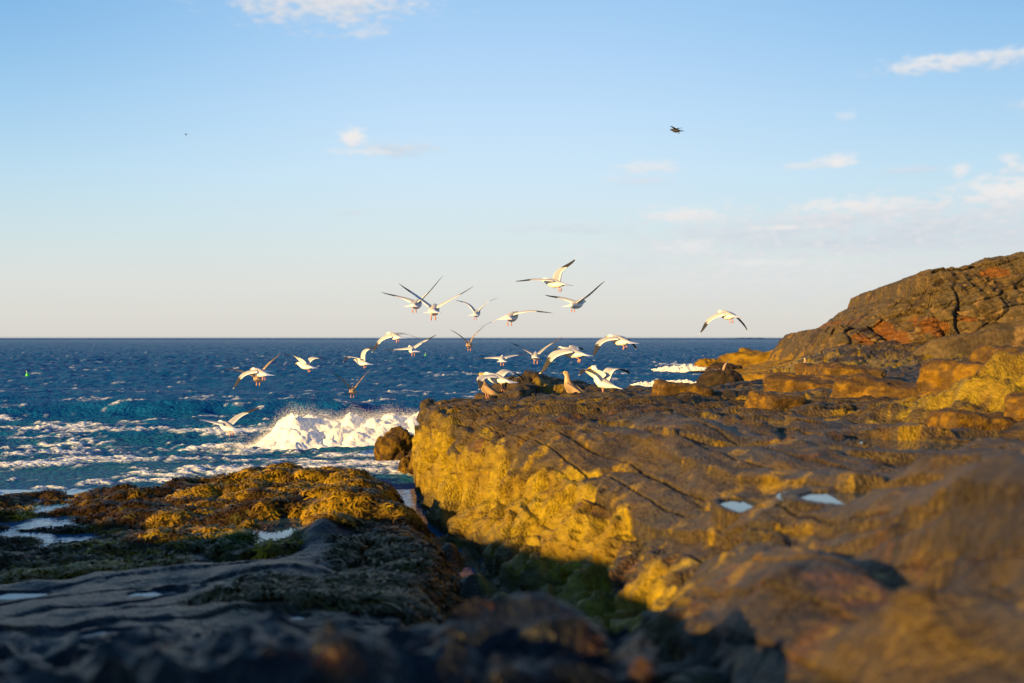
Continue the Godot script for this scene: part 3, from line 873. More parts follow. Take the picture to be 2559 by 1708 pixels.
# The white water where the wave has broken against the ledge.
func make_breaker() -> void:
	var rows := 220
	var cols := 330
	var v := PackedVector3Array()
	var col := PackedColorArray()
	var drops := []
	var rng := RandomNumberGenerator.new()
	rng.seed = 5
	for r in rows:
		for c in cols:
			var x := lerpf(-5.6, -0.9, c / float(cols - 1))
			var d := lerpf(17.6, 22.6, r / float(rows - 1))
			var front := 18.7 + 0.22 * (x + 3.0) + 0.35 * lump.get_noise_2d(x * 0.8, 3.0)
			var e := d - front
			var crest: float = 0.38 * exp(-pow((x + 4.3) / 0.55, 2.0)) + 0.27 * exp(-pow((x + 3.2) / 0.8, 2.0)) + 0.24 * exp(-pow((x + 2.0) / 0.9, 2.0)) + 0.06
			crest *= smoothstep(-5.2, -4.5, x) * 0.95
			var shape := smoothstep(-0.1, 1.15, e) * (1.0 - smoothstep(1.3, 3.4, e))
			var boil := absf(lump.get_noise_2d(x * 1.1, d * 1.3)) * 0.75 + absf(fine.get_noise_2d(x * 0.8, d * 0.8)) * 0.2 + 0.03 * fine.get_noise_2d(x * 3.0, d * 3.0)
			var y := crest * shape * (0.72 + boil * 1.1) + 0.07 * shape * boil
			var ragged := 0.10 * lump.get_noise_2d(x * 2.0, d * 2.0)
			y = y - 0.06 + 0.02 * ragged + swell(x, d) * 0.6
			var p := Vector3(x + 0.06 * fine.get_noise_2d(x * 1.4, d * 1.4 + 30.0), y, -d)
			v.append(p)
			var tint := 0.74 + 0.05 * fine.get_noise_2d(x, d)
			col.append(Color(tint, tint, tint))
			for tries in (8 if shape > 0.4 else 0):
				if rng.randf() > 0.35:
					continue
				var up := pow(rng.randf(), 2.5)
				drops.append([p + Vector3(rng.randf_range(-0.12, 0.12), up * (0.05 + crest * 0.5), rng.randf_range(-0.1, 0.1)), rng.randf_range(0.001, 0.003)])
	var o := put("breaking_wave", grid_part(v, grid_normals(v, rows, cols), col, rows, cols, 0, cols - 1), M.foam)
	setting(o)
	# spray round the crests that stand above the sea: x, distance, half width, half depth, height
	var splashes := [[-1.9, 24.0, 0.6, 0.4, 0.26], [6.0, 41.0, 1.2, 0.5, 0.30], [7.1, 42.5, 0.9, 0.5, 0.22], [10.2, 60.0, 1.8, 1.4, 0.35]]
	for s: Array in splashes:
		for k in int(5000 * s[2]):
			var a := rng.randf() * TAU
			var q := sqrt(rng.randf())
			var x: float = s[0] + cos(a) * q * s[2]
			var dd: float = s[1] + sin(a) * q * s[3]
			var hill: float = s[4] * (1.0 - q * q) * (0.55 + 0.6 * lump.get_noise_2d(x * 3.0, 1.0))
			drops.append([Vector3(x, swell(x, dd) + hill * sqrt(rng.randf()), -dd), rng.randf_range(0.004, 0.010) * (s[1] / 26.0)])
	var drop := SphereMesh.new()
	drop.radius = 1.0
	drop.height = 2.0
	drop.radial_segments = 6
	drop.rings = 4
	var mm := MultiMesh.new()
	mm.transform_format = MultiMesh.TRANSFORM_3D
	mm.mesh = drop
	mm.instance_count = drops.size()
	for k in drops.size():
		mm.set_instance_transform(k, Transform3D(Basis.from_scale(Vector3.ONE * drops[k][1]), drops[k][0]))
	var white := StandardMaterial3D.new()
	white.resource_name = "spray"
	white.albedo_color = Color(0.8, 0.8, 0.8).linear_to_srgb()
	white.roughness = 0.6
	var spray := MultiMeshInstance3D.new()
	spray.name = "sea_spray"
	spray.multimesh = mm
	spray.material_override = white
	add_child(spray)
	setting(spray, "stuff")
	mark("breaker, %d drops" % drops.size())


# Still water in the pools.
func make_pools() -> void:
	for k in POOLS.size():
		var q: Array = POOLS[k]
		var st := SurfaceTool.new()
		st.begin(Mesh.PRIMITIVE_TRIANGLES)
		st.set_normal(Vector3.UP)
		for j in 28:
			for t: float in [-1.0, j, j + 1.0]:
				var a := t / 28.0 * TAU
				st.add_vertex(Vector3.ZERO if t < 0.0 else Vector3(cos(a) * q[2], 0, sin(a) * q[3]) * 1.12)
		var o := put("tide_pool", st.commit(), M.pool)
		o.position = Vector3(q[0], pool_level[k], -q[1])
		setting(o)


# ---------------------------------------------------------------- seaweed

func make_seaweed() -> void:
	var rng := RandomNumberGenerator.new()
	rng.seed = 77
	# a tuft: fronds that spread from one holdfast and lie over
	var st := SurfaceTool.new()
	st.begin(Mesh.PRIMITIVE_TRIANGLES)
	for k in 13:
		var a := rng.randfn(0.0, 1.3)
		var reach := rng.randf_range(0.035, 0.10)
		var lift := rng.randf_range(0.006, 0.026)
		var wide := rng.randf_range(0.004, 0.0085)
		var way := Vector3(cos(a), 0, sin(a))
		var side := Vector3(-sin(a), 0, cos(a)) * wide
		var last := Vector3.ZERO
		for s in 4:
			var t := (s + 1) / 4.0
			var q := way * reach * t + Vector3.UP * lift * 4.0 * t * (1.0 - t * 0.9) + side * rng.randf_range(-2.5, 2.5)
			var n := Vector3.UP.lerp(way, 0.35).normalized()
			var w0 := side * (1.0 if s > 0 else 0.4)
			var w1 := side * (1.0 if s < 3 else 0.5)
			for p: Vector3 in [last - w0, q - w1, q + w1, last - w0, q + w1, last + w0]:
				st.set_normal(n)
				st.add_vertex(p)
			last = q
	var tuft := st.commit()
	var at := []
	var inks := []
	for r in land_rows:
		var d := land_d[r]
		if d < 5.4 or d > 14.3:
			continue
		for c in column_at[4]:
			var p := land_v[r * land_cols + c]
			if p.x < -7.5 or p.y < -0.03:
				continue
			var drowned := false
			for k in 3:
				drowned = drowned or Vector2((p.x - POOLS[k][0]) / POOLS[k][2], (d - POOLS[k][1]) / POOLS[k][3]).length() < 1.15 and p.y < pool_level[k] + 0.01
			if drowned:
				continue
			var tone := patch.get_noise_3dv(p)
			var spot := speck.get_noise_3dv(p)
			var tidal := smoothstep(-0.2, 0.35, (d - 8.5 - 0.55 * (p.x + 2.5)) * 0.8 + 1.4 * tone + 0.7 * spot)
			var lip := smoothstep(-0.12, 0.12, (p.x + 1.55) * 0.9 + 0.9 * tone + 0.5 * spot) * smoothstep(4.6, 6.0, d + 1.5 * tone)
			var dense := maxf(tidal, 0.8 * lip)
			var gold := smoothstep(-0.1, 0.3, 0.9 * spot + 0.8 * tone + 0.35 * smoothstep(0.05, 0.3, p.y) - 0.12)
			var few := dense * (4.6 if c > column_at[1] else 9.0) * (d / 11.0) * (0.6 if d > 7.5 else 1.0) * (1.0 - 0.35 * gold) * smoothstep(-0.5, 0.0, warp.get_noise_3dv(p * 2.5))
			var count := int(few) + (1 if rng.randf() < few - int(few) else 0)
			for k in count:
				var q := p + Vector3(rng.randf_range(-0.05, 0.05), 0, rng.randf_range(-0.04, 0.04))
				var n := land_n[r * land_cols + c].lerp(Vector3.UP, 0.3).normalized()
				var fall := atan2(-(n.z + 0.25), n.x + 0.1 * tone)  # fronds hang down the slope and towards the land
				var b := Basis(Quaternion(Vector3.UP, n)) * Basis(Vector3.UP, fall + rng.randfn(0.0, 1.1)) * Basis.from_scale(Vector3.ONE * (0.5 + 1.1 * pow(rng.randf(), 2.0)))
				at.append(Transform3D(b, q))
				var ink := Color(0.034, 0.020, 0.005).lerp(Color(0.30, 0.19, 0.006), gold * rng.randf_range(0.4, 1.0))
				ink = ink.lerp(Color(0.07, 0.085, 0.008), 0.5 * smoothstep(0.86, 1.0, rng.randf()))
				ink = ink.lerp(Color(0.025, 0.07, 0.008), 0.8 * (1.0 - smoothstep(0.3, 0.9, Vector2((q.x + 2.45) / 0.55, (d - 8.9) / 0.9).length() + 0.6 * tone)))
				ink = ink.lerp(Color(0.042, 0.030, 0.012), 0.85 * (1.0 - tidal))  # upper rock lies in shade; its browner tone is painted into these tufts
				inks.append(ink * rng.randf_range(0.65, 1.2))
	var mm := MultiMesh.new()
	mm.transform_format = MultiMesh.TRANSFORM_3D
	mm.use_colors = true
	mm.mesh = tuft
	mm.instance_count = at.size()
	for k in at.size():
		mm.set_instance_transform(k, at[k])
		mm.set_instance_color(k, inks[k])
	var o := MultiMeshInstance3D.new()
	o.name = "seaweed"
	o.multimesh = mm
	o.material_override = M.weed
	add_child(o)
	setting(o, "stuff")
	mark("seaweed %d" % at.size())


# ---------------------------------------------------------------- birds

const FLIGHT_SPINE := [[0.323, -0.012, 0.0034, 0.0034], [0.292, -0.002, 0.0102, 0.0113], [0.262, 0.003, 0.0158, 0.0181], [0.25, 0.006, 0.0271, 0.0294], [0.22, 0.01, 0.0384, 0.0407], [0.182, 0.004, 0.0407, 0.0429], [0.133, -0.004, 0.0588, 0.0621], [0.074, -0.012, 0.0746, 0.0768], [0.0, -0.018, 0.0791, 0.0768], [-0.085, -0.014, 0.0655, 0.061], [-0.159, -0.004, 0.0475, 0.0384], [-0.212, 0.002, 0.0508, 0.0169], [-0.27, 0.004, 0.0814, 0.0079], [-0.323, 0.004, 0.0994, 0.0045], [-0.334, 0.004, 0.0949, 0.0011]]
const STAND_SPINE := [[0.205, 0.188, 0.003, 0.003], [0.178, 0.199, 0.009, 0.011], [0.150, 0.205, 0.014, 0.017], [0.140, 0.208, 0.024, 0.027], [0.112, 0.206, 0.034, 0.038], [0.086, 0.17, 0.034, 0.036], [0.070, 0.11, 0.042, 0.046], [0.048, 0.045, 0.066, 0.068], [0.0, -0.01, 0.076, 0.078], [-0.08, -0.035, 0.064, 0.062], [-0.15, -0.055, 0.044, 0.04], [-0.20, -0.068, 0.034, 0.018], [-0.255, -0.082, 0.036, 0.008], [-0.315, -0.098, 0.040, 0.004], [-0.325, -0.10, 0.036, 0.001]]


class Hide:
	var v := PackedVector3Array()
	var c := PackedColorArray()
	var index := PackedInt32Array()

	# Joins rings of equal size into a closed skin.
	func loft(rings: Array, inks: Array) -> void:
		var first := v.size()
		var m: int = rings[0].size()
		for r in rings.size():
			v.append_array(rings[r])
			c.append_array(inks[r])
		for r in rings.size() - 1:
			for k in m:
				var a := first + r * m + k
				var b := first + r * m + (k + 1) % m
				index.append_array(PackedInt32Array([a, b, b + m, a, b + m, a + m]))
		for end in [0, rings.size() - 1]:
			var mid := Vector3.ZERO
			for p: Vector3 in rings[end]:
				mid += p / m
			v.append(mid)
			c.append(inks[end][0])
			for k in m:
				var a: int = first + end * m + k
				var b: int = first + end * m + (k + 1) % m
				index.append_array(PackedInt32Array([b, a, v.size() - 1] if end == 0 else [a, b, v.size() - 1]))


func plume(kind: String, p: Vector3) -> Color:
	match kind:
		"j":
			return Color(0.50, 0.37, 0.235).lerp(Color(0.21, 0.135, 0.075), smoothstep(-0.25, 0.3, speck.get_noise_3dv(p * 9.0)))
		"k":
			return Color(0.012, 0.014, 0.016)
	return Color(0.80, 0.80, 0.79)


func mantle(kind: String, p: Vector3) -> Color:
	match kind:
		"j":
			return Color(0.30, 0.21, 0.13).lerp(Color(0.15, 0.10, 0.06), smoothstep(-0.25, 0.3, speck.get_noise_3dv(p * 9.0)))
		"k":
			return Color(0.010, 0.012, 0.014)
	return Color(0.33, 0.345, 0.375)


func add_wing(skin: Hide, side: float, root: Vector3, inner: Vector3, outer: Vector3, fwd: Vector3, up: Vector3, kind: String) -> void:
	var p1 := root + inner
	var p2 := p1 + outer
	var bow := p1 + 0.5 * (p1 - root.lerp(p2, 0.42))
	var rings := []
	var inks := []
	var stations := 22
	var lift := Vector3.ZERO
	for k in stations:
		var t := k / float(stations - 1)
		var q := root.lerp(bow, t).lerp(bow.lerp(p2, t), t)
		var along := (bow.lerp(p2, t) - root.lerp(bow, t)).normalized()
		var ahead := (fwd - along * fwd.dot(along))
		if ahead.length() < 0.35:
			ahead += 0.6 * (up - along * up.dot(along))
		ahead = ahead.normalized()
		var top := (along.cross(ahead) if side > 0.0 else ahead.cross(along)).normalized()
		var chord := 0.0
		var shape := [[0.0, 0.175], [0.2, 0.168], [0.42, 0.15], [0.6, 0.118], [0.78, 0.084], [0.9, 0.052], [0.97, 0.024], [1.0, 0.005]]
		for s in shape.size() - 1:
			if t <= shape[s + 1][0] + 0.0001:
				chord = lerpf(shape[s][1], shape[s + 1][1], (t - shape[s][0]) / (shape[s + 1][0] - shape[s][0]))
				break
		var lead := 0.055 + 0.05 * smoothstep(0.0, 0.42, t) - 0.12 * smoothstep(0.42, 1.0, t)
		var thick := chord * lerpf(0.15, 0.045, smoothstep(0.0, 0.6, t))
		var ring := PackedVector3Array()
		var ink := PackedColorArray()
		# front edge, over the top to the rear edge, and back below
		for w: Array in [[0.0, 0.0], [0.1, 0.75], [0.35, 1.0], [0.68, 0.62], [0.9, 0.22], [1.0, -0.12], [0.86, -0.12], [0.6, 0.12], [0.3, -0.2], [0.08, -0.35]]:
			var p: Vector3 = q + ahead * (lead - chord * w[0]) + top * (thick * w[1])
			ring.append(p)
			var above: bool = w[1] > 0.15 and w[0] > 0.05 or w[0] >= 0.9 and w[1] > 0.0
			var shade: Color
			if kind == "a" or kind == "g":
				if above:
					shade = mantle(kind, p)
					if w[0] >= 0.88 and t < 0.7:
						shade = Color(0.78, 0.78, 0.77)
					if t > 0.58 + 0.08 * w[0]:
						shade = Color(0.018, 0.018, 0.02)
				else:
					shade = Color(0.72, 0.72, 0.71)
					if t > 0.42 and w[0] > 0.55:
						shade = Color(0.32, 0.31, 0.31)
					if t > 0.62:
						shade = Color(0.025, 0.024, 0.025)
				if kind == "g":
					shade = shade.lerp(Color(0.12, 0.10, 0.09), 0.45)
				if t > 0.975:
					shade = Color(0.7, 0.7, 0.7)
			else:
				shade = mantle(kind, p) if above else plume(kind, p).lerp(mantle(kind, p), 0.6)
				if t > 0.62:
					shade = shade.lerp(Color(0.035, 0.028, 0.022), 0.75)
			ink.append(shade)
		if side < 0.0:
			ring.reverse()
			ink.reverse()
		rings.append(ring)
		inks.append(ink)
	skin.loft(rings, inks)


func add_body(skin: Hide, spine: Array, fwd: Vector3, up: Vector3, kind: String, fan: float, folded: bool) -> void:
	var right := fwd.cross(up).normalized()
	var rings := []
	var inks := []
	for k in spine.size():
		var s: Array = spine[k]
		var mid: Vector3 = fwd * s[0] + up * s[1]
		var a: Array = spine[maxi(k - 1, 0)]
		var b: Array = spine[mini(k + 1, spine.size() - 1)]
		var along: Vector3 = (fwd * (a[0] - b[0]) + up * (a[1] - b[1])).normalized()
		var over := right.cross(along).normalized()
		var ring := PackedVector3Array()
		var ink := PackedColorArray()
		var wide: float = s[2] * (fan if k >= spine.size() - 4 else 1.0)
		for j in 14:
			var ang := j / 14.0 * TAU
			var p: Vector3 = mid + right * cos(ang) * wide + over * sin(ang) * s[3]
			ring.append(p)
			var shade := plume(kind, p)
			if k <= 2:
				shade = Color(0.55, 0.30, 0.02) if kind == "a" or kind == "g" else Color(0.05, 0.04, 0.035)
			elif k == 4 and (j == 1 or j == 6) :
				shade = shade.lerp(Color(0.05, 0.045, 0.04), 0.75)  # eye
			elif k >= 6 and k <= 10 and sin(ang) > 0.35:
				shade = mantle(kind, p)
			elif k >= spine.size() - 3 and kind == "g":
				shade = Color(0.03, 0.028, 0.028)  # dark band on the tail of a young bird
			elif k >= spine.size() - 3 and kind == "j":
				shade = Color(0.06, 0.045, 0.035)
			ink.append(shade)
		rings.append(ring)
		inks.append(ink)
	skin.loft(rings, inks)
	if folded:
		for side: float in [-1.0, 1.0]:
			var wr := []
			var wi := []
			for s: Array in [[0.07, 0.05, 0.010, 0.02, 0.062], [0.04, 0.03, 0.020, 0.055, 0.072], [-0.05, -0.01, 0.020, 0.062, 0.070], [-0.14, -0.035, 0.016, 0.045, 0.052], [-0.24, -0.06, 0.012, 0.026, 0.030], [-0.33, -0.078, 0.007, 0.012, 0.012], [-0.37, -0.085, 0.002, 0.003, 0.006]]:
				var ring := PackedVector3Array()
				var ink := PackedColorArray()
				for j in 10:
					var ang := j / 10.0 * TAU
					var p: Vector3 = fwd * s[0] + up * (s[1] + sin(ang) * s[3]) + right * (side * s[4] + cos(ang) * s[2])
					ring.append(p)
					ink.append(mantle(kind, p) if s[0] > -0.2 else Color(0.03, 0.028, 0.026))
				wr.append(ring)
				wi.append(ink)
			skin.loft(wr, wi)


func add_leg(skin: Hide, points: Array, radius: float, ink: Color) -> void:
	var rings := []
	var inks := []
	for k in points.size():
		var a: Vector3 = points[maxi(k - 1, 0)]
		var b: Vector3 = points[mini(k + 1, points.size() - 1)]
		var along := (b - a).normalized()
		var x := along.cross(Vector3(0.3, 0.1, 0.9)).normalized()
		var y := along.cross(x)
		var ring := PackedVector3Array()
		var c := PackedColorArray()
		for j in 6:
			var q: float = radius * (1.0 if k < points.size() - 1 else 0.5)
			ring.append(points[k] + (x * cos(j / 6.0 * TAU) + y * sin(j / 6.0 * TAU)) * q)
			c.append(ink)
		rings.append(ring)
		inks.append(c)
	skin.loft(rings, inks)


func add_foot(skin: Hide, at: Vector3, fwd: Vector3, right: Vector3, ink: Color) -> void:
	# webbed: three toes and the web between them as one thin wedge
	var rings := []
	var inks := []
	for s: Array in [[-0.008, 0.006], [0.015, 0.014], [0.05, 0.032], [0.062, 0.026]]:
		var ring := PackedVector3Array()
		var c := PackedColorArray()
		for j in 6:
			var ang := j / 6.0 * TAU
			ring.append(at + fwd * s[0] + right * cos(ang) * s[1] + Vector3.UP * (0.004 + sin(ang) * 0.004))
			c.append(ink)
		rings.append(ring)
		inks.append(c)
	skin.loft(rings, inks)


func gull(at: Vector3, yaw: float, kind: String, pose: String, wings: Array, label: String, pitch := 0.0, called := "gull") -> MeshInstance3D:
	var skin := Hide.new()
	var a := deg_to_rad(yaw)
	var tilt := deg_to_rad(pitch)
	var level := Vector3(-sin(a), 0, -cos(a))
	var fwd := (level * cos(tilt) + Vector3.UP * sin(tilt)).normalized()
	var up := (Vector3.UP * cos(tilt) - level * sin(tilt)).normalized()
	var right := fwd.cross(up).normalized()
	var standing := pose == "s" or pose == "p"
	add_body(skin, STAND_SPINE if standing else FLIGHT_SPINE, fwd, up, kind, 1.0 if standing else 1.25, pose == "p")
	var pink := Color(0.50, 0.23, 0.16) if kind != "k" else Color(0.012, 0.012, 0.012)
	if wings:
		for side: float in [-1.0, 1.0]:
			var k := 0 if side < 0.0 else 6
			var root := right * side * 0.035 + up * (0.030 if standing else 0.022) + fwd * (0.0 if standing else 0.04)
			add_wing(skin, side, root, Vector3(wings[k], wings[k + 1], wings[k + 2]), Vector3(wings[k + 3], wings[k + 4], wings[k + 5]), fwd, up, kind)
	for side: float in [-1.0, 1.0]:
		var hip := right * side * 0.03 - up * 0.05 - fwd * 0.06
		if standing:
			hip = right * side * 0.032 - Vector3.UP * 0.07 - level * 0.02
			var foot := Vector3(hip.x, -0.25, hip.z) + level * (0.03 if side > 0.0 and wings else 0.0)
			add_leg(skin, [hip, hip.lerp(foot, 0.45) - level * 0.012, foot], 0.006, pink)
			add_foot(skin, foot, level, right, pink)
		else:
			var knee := hip - Vector3.UP * 0.03 - level * 0.05
			var toe := knee - Vector3.UP * (0.06 if pose == "l" else 0.02) - level * 0.03
			add_leg(skin, [hip, knee, toe], 0.006, pink)
			add_leg(skin, [toe, toe - Vector3.UP * 0.03 + level * 0.02, toe - Vector3.UP * 0.05 + level * 0.015], 0.011, pink)
	var m := array_mesh(skin.v, smooth_normals(skin.v, skin.index), skin.c, skin.index)
	var o := put(called, m, M.plumage)
	o.position = at
	tag(o, label, "bird" if called != "gull" else "gull", "" if called != "gull" else "gulls over and on the ledge")
	return o


const GULLS := [
	["A", [-1.62, 2.58, -16.87], -12, "a", "f", [-0.23, 0.075, -0.12, -0.374, 0.111, 0, 0.183, 0.176, 0.092, 0.257, 0.278, 0.093]],
	["B", [-1.12, 2.41, -14.29], 0, "a", "f", [-0.22, 0.157, 0, -0.241, 0.195, 0.237, 0.24, 0.123, 0, 0.281, 0.195, -0.187]],
	["C", [-0.83, 2.58, -23.3], -12, "a", "f", [-0.179, 0.202, 0, -0.29, 0.084, -0.247, 0.173, 0.207, 0, 0.327, 0.131, 0.166]],
	["D", [0.72, 2.94, -16.88], 50, "a", "f", [-0.244, 0.014, 0.115, -0.389, -0.02, 0, 0.122, 0.176, -0.164, 0.251, 0.237, -0.181]],
	["E", [1.19, 2.63, -18.36], -38, "a", "f", [-0.214, 0.066, -0.151, -0.379, 0.093, 0, 0.162, 0.133, 0.17, 0.304, 0.244, 0]],
	["F", [-0.0, 2.35, -15.91], -20, "a", "f", [-0.185, -0.064, -0.186, -0.355, -0.161, 0, 0.23, 0.051, 0.132, 0.383, -0.032, 0.064]],
	["G", [-1.1, 1.83, -25.52], 5, "j", "f", [-0.174, 0.195, 0.068, -0.297, 0.184, 0.172, 0.082, 0.215, -0.141, 0.299, 0.251, 0]],
	["H", [-2.64, 2.05, -22.37], 45, "a", "f", [-0.243, -0.117, 0.021, -0.207, -0.287, 0.164, 0.225, 0.027, -0.147, 0.36, -0.151, 0]],
	["I", [-2.32, 1.74, -23.11], 20, "a", "f", [-0.26, -0.046, 0.057, -0.381, 0.019, 0.083, 0.232, 0.13, -0.047, 0.297, 0.195, -0.161]],
	["J", [-3.74, 1.4, -24.84], 50, "a", "f", [-0.236, 0.132, 0, -0.16, -0.16, 0.318, 0.061, 0.263, 0, 0.319, 0.11, -0.195]],
	["K", [-5.0, 1.33, -24.11], 62, "a", "f", [-0.136, 0.223, 0.07, -0.31, 0.019, 0.236, 0.207, 0.174, 0, 0.32, -0.077, -0.21]],
	["L", [-4.93, 1.33, -19.5], 52, "a", "f", [-0.243, -0.063, 0.1, -0.164, -0.274, 0.223, 0.204, -0.023, -0.176, 0.164, -0.149, -0.321]],
	["M", [-5.24, 1.18, -20.5], 20, "j", "f", [-0.252, 0.096, 0, -0.384, 0.07, 0, 0.157, 0.22, 0, 0.291, 0.26, 0]],
	["N", [-3.59, 0.82, -22.43], 5, "j", "f", [-0.153, 0.189, 0.117, -0.27, 0.243, 0.141, 0.108, 0.189, -0.16, 0.263, 0.288, 0]],
	["O", [-4.68, 0.55, -16.38], 48, "a", "f", [-0.257, 0.053, 0.066, -0.368, 0.105, 0.073, 0.164, 0.125, -0.174, 0.263, 0.145, -0.249]],
	["P", [-0.23, 1.51, -23.27], 0, "a", "f", [-0.27, -0.009, 0, -0.364, -0.009, 0.139, 0.224, 0.037, -0.146, 0.336, 0.065, -0.186]],
	["Q", [0.47, 1.64, -19.8], 0, "g", "f", [-0.236, 0.131, 0, -0.262, 0.135, 0.255, 0.199, 0.159, -0.09, 0.326, 0.214, 0]],
	["R", [0.94, 1.78, -15.5], 62, "a", "f", [-0.224, -0.062, 0.137, -0.262, -0.289, 0, 0.106, 0.075, -0.237, 0.081, -0.075, -0.374]],
	["S", [1.73, 1.97, -16.0], 40, "a", "f", [-0.244, -0.039, 0.109, -0.193, -0.257, 0.221, 0.148, 0.013, -0.226, 0.167, -0.199, -0.291]],
	["U", [3.86, 2.42, -17.85], 25, "a", "f", [-0.249, -0.104, 0, -0.244, -0.272, 0.136, 0.201, -0.029, -0.178, 0.215, -0.301, -0.123]],
	["V", [8.43, 0.67, -40.0], 15, "j", "l", [-0.266, 0.044, 0, -0.321, 0.016, 0.22, 0.132, 0.235, 0, 0.161, 0.225, -0.275]],
	["Z", [-0.23, 1.37, -15.6], 55, "a", "l", [-0.175, 0.0, 0.205, -0.069, -0.188, 0.335, 0.219, 0.113, -0.11, 0.188, -0.2, -0.277]],
	["T", [1.3, 1.37, -14.5], 70, "a", "s", [-0.191, 0.191, 0, -0.169, -0.116, 0.332, 0.188, 0.193, 0, 0.233, -0.128, -0.285]],
	["d1", [6.92, 10.75, -42.0], 60, "k", "f", [-0.101, 0.067, 0.241, -0.27, -0.017, 0.281, 0.101, 0.101, -0.229, 0.253, 0.101, -0.279]],
	["d2", [-34.35, 23.46, -105.0], 20, "k", "f", [-0.084, 0.084, 0.242, -0.211, 0.042, 0.325, 0.127, 0.084, -0.223, 0.211, 0.127, -0.303]],
]


func make_birds() -> void:
	var labels := {
		"A": "white gull high over the sea, leftmost of the upper flock, wings in a shallow V",
		"B": "white gull flying away with the widest raised V of wings, crossing its left neighbour's wing",
		"C": "smaller white gull with curved raised wings right of the widest V gull",
		"D": "topmost white gull of the flock, left wing level and right wing raised",
		"E": "white gull with a black raised right wingtip, below the topmost gull",
		"F": "white gull with its left wing hanging low and right wing level, just above the horizon",
		"G": "small brown gull in a narrow V crossing the horizon",
		"H": "white gull arching both wings down across the horizon line, left of the flock",
		"I": "small white gull flying low with level left wing, just below the horizon",
		"J": "white gull with a hooked left wing and raised right wing below the arched gull",
		"K": "white gull with both wings bent like an M over the open sea, facing left",
		"L": "white gull with both wings drooping, front one of the overlapping pair on the left",
		"M": "brown young gull with raised wings behind the drooping white gull",
		"N": "brown gull seen from behind with wings in a tall V above the breaking wave",
		"O": "lowest white gull, gliding over the foam left of the breaking wave",
		"P": "small white gull with level wings and a fanned tail above the foam line",
		"Q": "gull with a dark tail band and wings in a V, above the ledge",
		"R": "white gull with one wing sweeping down to the left above the standing brown gull",
		"S": "white gull arching its wings just under the horizon, above the adult on the ledge",
		"U": "lone white gull with arched wings before the sky, left of the headland",
		"V": "small gull alighting with a raised wing on the dark wet rock",
		"Z": "white gull landing at the left end of the ledge, rump towards us",
		"T": "white adult gull standing on the ledge with both wings arched open",
		"d1": "dark bird silhouetted high in the sky on the right",
		"d2": "tiny dark bird far off in the sky on the left",
	}
	for g: Array in GULLS:
		var p := Vector3(g[1][0], g[1][1], g[1][2])
		var w: Array = g[5]
		if g[4] == "s":
			p.y = land_at(p.x, -p.z).y + 0.235
		var dark: bool = g[3] == "k"
		gull(p, g[2], g[3], g[4], w, labels[g[0]], 12.0 if g[4] == "l" else 11.0 if g[4] == "f" else 0.0, "seabird" if dark else "gull")
	var stands := [
		[0.86, 14.6, 55.0, "brown mottled young gull standing upright on the ledge, facing left"],
		[-0.43, 16.2, 60.0, "brown young gull half hidden behind the brink under the landing gull"],
		[13.1, 44.4, 20.0, "distant small gull standing on the yellow slab before the headland"],
	]
	for s: Array in stands:
		var g := land_at(s[0], s[1])
		gull(Vector3(s[0], g.y + 0.235, -s[1]), s[2], "j", "p", [], s[3], 8.0)
	mark("birds")


# ---------------------------------------------------------------- buoys and the far island

func lathe(outline: Array, scale: float) -> ArrayMesh:
	var st := SurfaceTool.new()
	st.begin(Mesh.PRIMITIVE_TRIANGLES)
	for k in outline.size() - 1:
		for j in 14:
			var a := j / 14.0 * TAU
			var b := (j + 1) / 14.0 * TAU
			var q: Array = []
			for s: Array in [[k, a], [k, b], [k + 1, b], [k + 1, a]]:
				q.append(Vector3(cos(s[1]) * outline[s[0]][0], outline[s[0]][1], sin(s[1]) * outline[s[0]][0]) * scale)
			for p: int in [0, 1, 2, 0, 2, 3]:
				st.add_vertex(q[p])
	st.generate_normals()
	return st.commit()


func paint(ink: Color) -> StandardMaterial3D:
	var m := StandardMaterial3D.new()
	m.resource_name = "buoy_paint"
	m.albedo_color = ink.linear_to_srgb()
	m.roughness = 0.35
	return m


func make_buoy(at: Vector3, ink: Color, tall: float, label: String) -> void:
	var o := Node3D.new()
	o.name = numbered("buoy")
	add_child(o)
	o.position = at
	o.rotation_degrees = Vector3(8, 0, 12)
	put("float", lathe([[0.0, -0.12], [0.07, -0.10], [0.10, 0.0], [0.10, 0.12], [0.06, 0.19], [0.0, 0.21]], tall), paint(ink), o)
	put("spindle", lathe([[0.012, 0.2], [0.012, 0.34], [0.0, 0.345]], tall), paint(Color(0.5, 0.5, 0.48)), o)
	tag(o, label, "buoy", "lobster buoys on the water")


func make_far_things() -> void:
	make_buoy(Vector3(-24.2, 0.06, -49.8), Color(0.02, 0.42, 0.05), 0.95, "small bright green buoy afloat far out on the left")
	make_buoy(Vector3(-9.0, 0.05, -104.0), Color(0.05, 0.45, 0.08), 1.2, "tiny green buoy afloat below the middle of the flock")
	# a low island on the horizon
	var rows := 6
	var cols := 60
	var v := PackedVector3Array()
	var col := PackedColorArray()
	for r in rows:
		for c in cols:
			var t := c / float(cols - 1)
			var w := r / float(rows - 1)
			var h := 5.5 * sin(t * PI) * (0.7 + 0.5 * lump.get_noise_2d(t * 6.0, 2.0)) * sin(w * PI) - 0.5
			v.append(Vector3(lerpf(900, 1190, t), h, -4300.0 - 160.0 * w))
			col.append(Color(0.07, 0.085, 0.08))
	var o := put("island", grid_part(v, grid_normals(v, rows, cols), col, rows, cols, 0, cols - 1), M.headland)
	setting(o)


# ---------------------------------------------------------------- all together

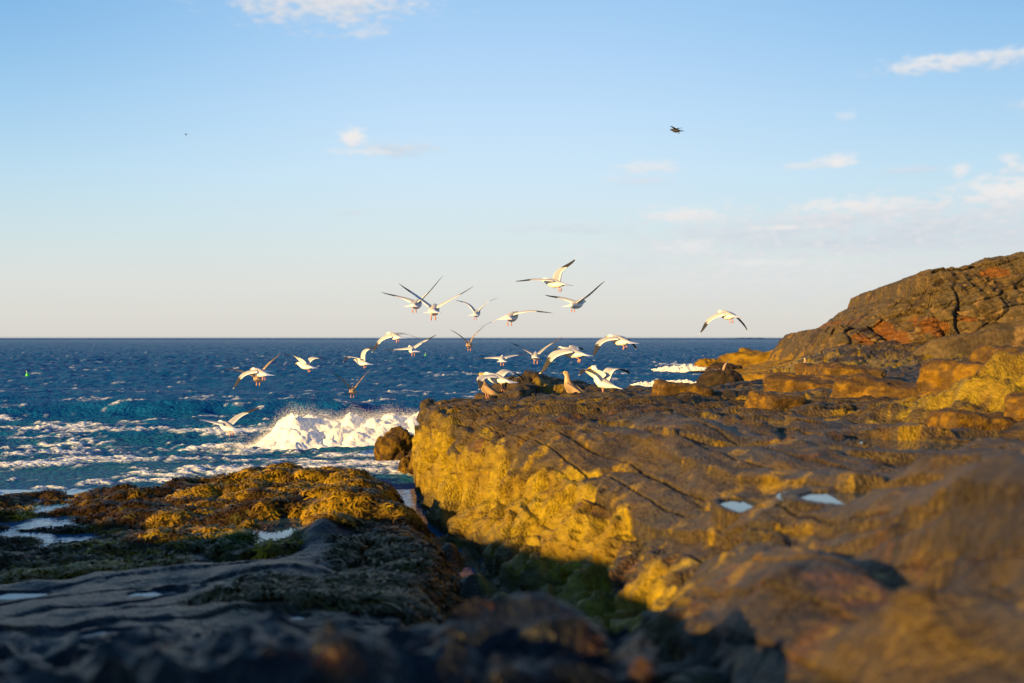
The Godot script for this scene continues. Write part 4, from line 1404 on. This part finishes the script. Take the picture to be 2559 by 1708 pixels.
func _ready() -> void:
	t_start = Time.get_ticks_msec()
	lump = make_noise(11, 0.95, 3)
	warp = make_noise(12, 0.55, 2)
	fine = make_noise(13, 3.2, 4)
	ridge = make_noise(14, 0.7, 3, FastNoiseLite.TYPE_SIMPLEX_SMOOTH, FastNoiseLite.FRACTAL_RIDGED)
	crack = make_noise(15, 1.15, 1, FastNoiseLite.TYPE_CELLULAR)
	crack.cellular_return_type = FastNoiseLite.RETURN_DISTANCE2_SUB
	crack.cellular_jitter = 1.0
	crag = make_noise(18, 1.1, 4, FastNoiseLite.TYPE_SIMPLEX_SMOOTH, FastNoiseLite.FRACTAL_RIDGED)
	block = make_noise(15, 1.15, 1, FastNoiseLite.TYPE_CELLULAR)
	block.cellular_return_type = FastNoiseLite.RETURN_CELL_VALUE
	block.cellular_jitter = 1.0
	patch = make_noise(16, 0.8, 3)
	speck = make_noise(17, 2.6, 4)

	var camera := Camera3D.new()
	camera.name = "camera"
	var lens := CameraAttributesPhysical.new()
	lens.frustum_focal_length = 35.0
	lens.exposure_aperture = 1.4
	lens.frustum_focus_distance = 20.0
	lens.frustum_far = 20000.0
	lens.frustum_near = 0.05
	camera.attributes = lens
	camera.fov = 37.85
	camera.near = 0.05
	camera.far = 20000.0
	camera.position = Vector3(0, 2.0, 0)
	camera.rotation_degrees = Vector3(-0.2, 0, 0)
	add_child(camera)

	var around := WorldEnvironment.new()
	around.name = "surroundings"
	var e := Environment.new()
	e.background_mode = Environment.BG_SKY
	e.sky = make_sky()
	e.tonemap_mode = Environment.TONE_MAPPER_LINEAR
	e.tonemap_exposure = EXPOSURE
	e.sdfgi_enabled = true
	e.ssao_enabled = true
	e.ssil_enabled = true
	around.environment = e
	add_child(around)
	mark("sky")

	var sun := DirectionalLight3D.new()
	sun.name = "sun"
	sun.light_color = Color(1.0, 0.80, 0.46)
	sun.light_energy = 1.6
	sun.light_angular_distance = 0.5
	sun.shadow_enabled = true
	add_child(sun)
	var travel := Vector3(0.766 * 0.976, -0.217, -0.643 * 0.976)
	sun.look_at_from_position(Vector3.ZERO, travel, Vector3.UP)

	make_materials()
	make_sea()
	make_land()
	make_bank()
	var head := make_headland()
	make_pools()
	make_breaker()
	make_boulders(head)
	make_seaweed()
	make_birds()
	make_far_things()
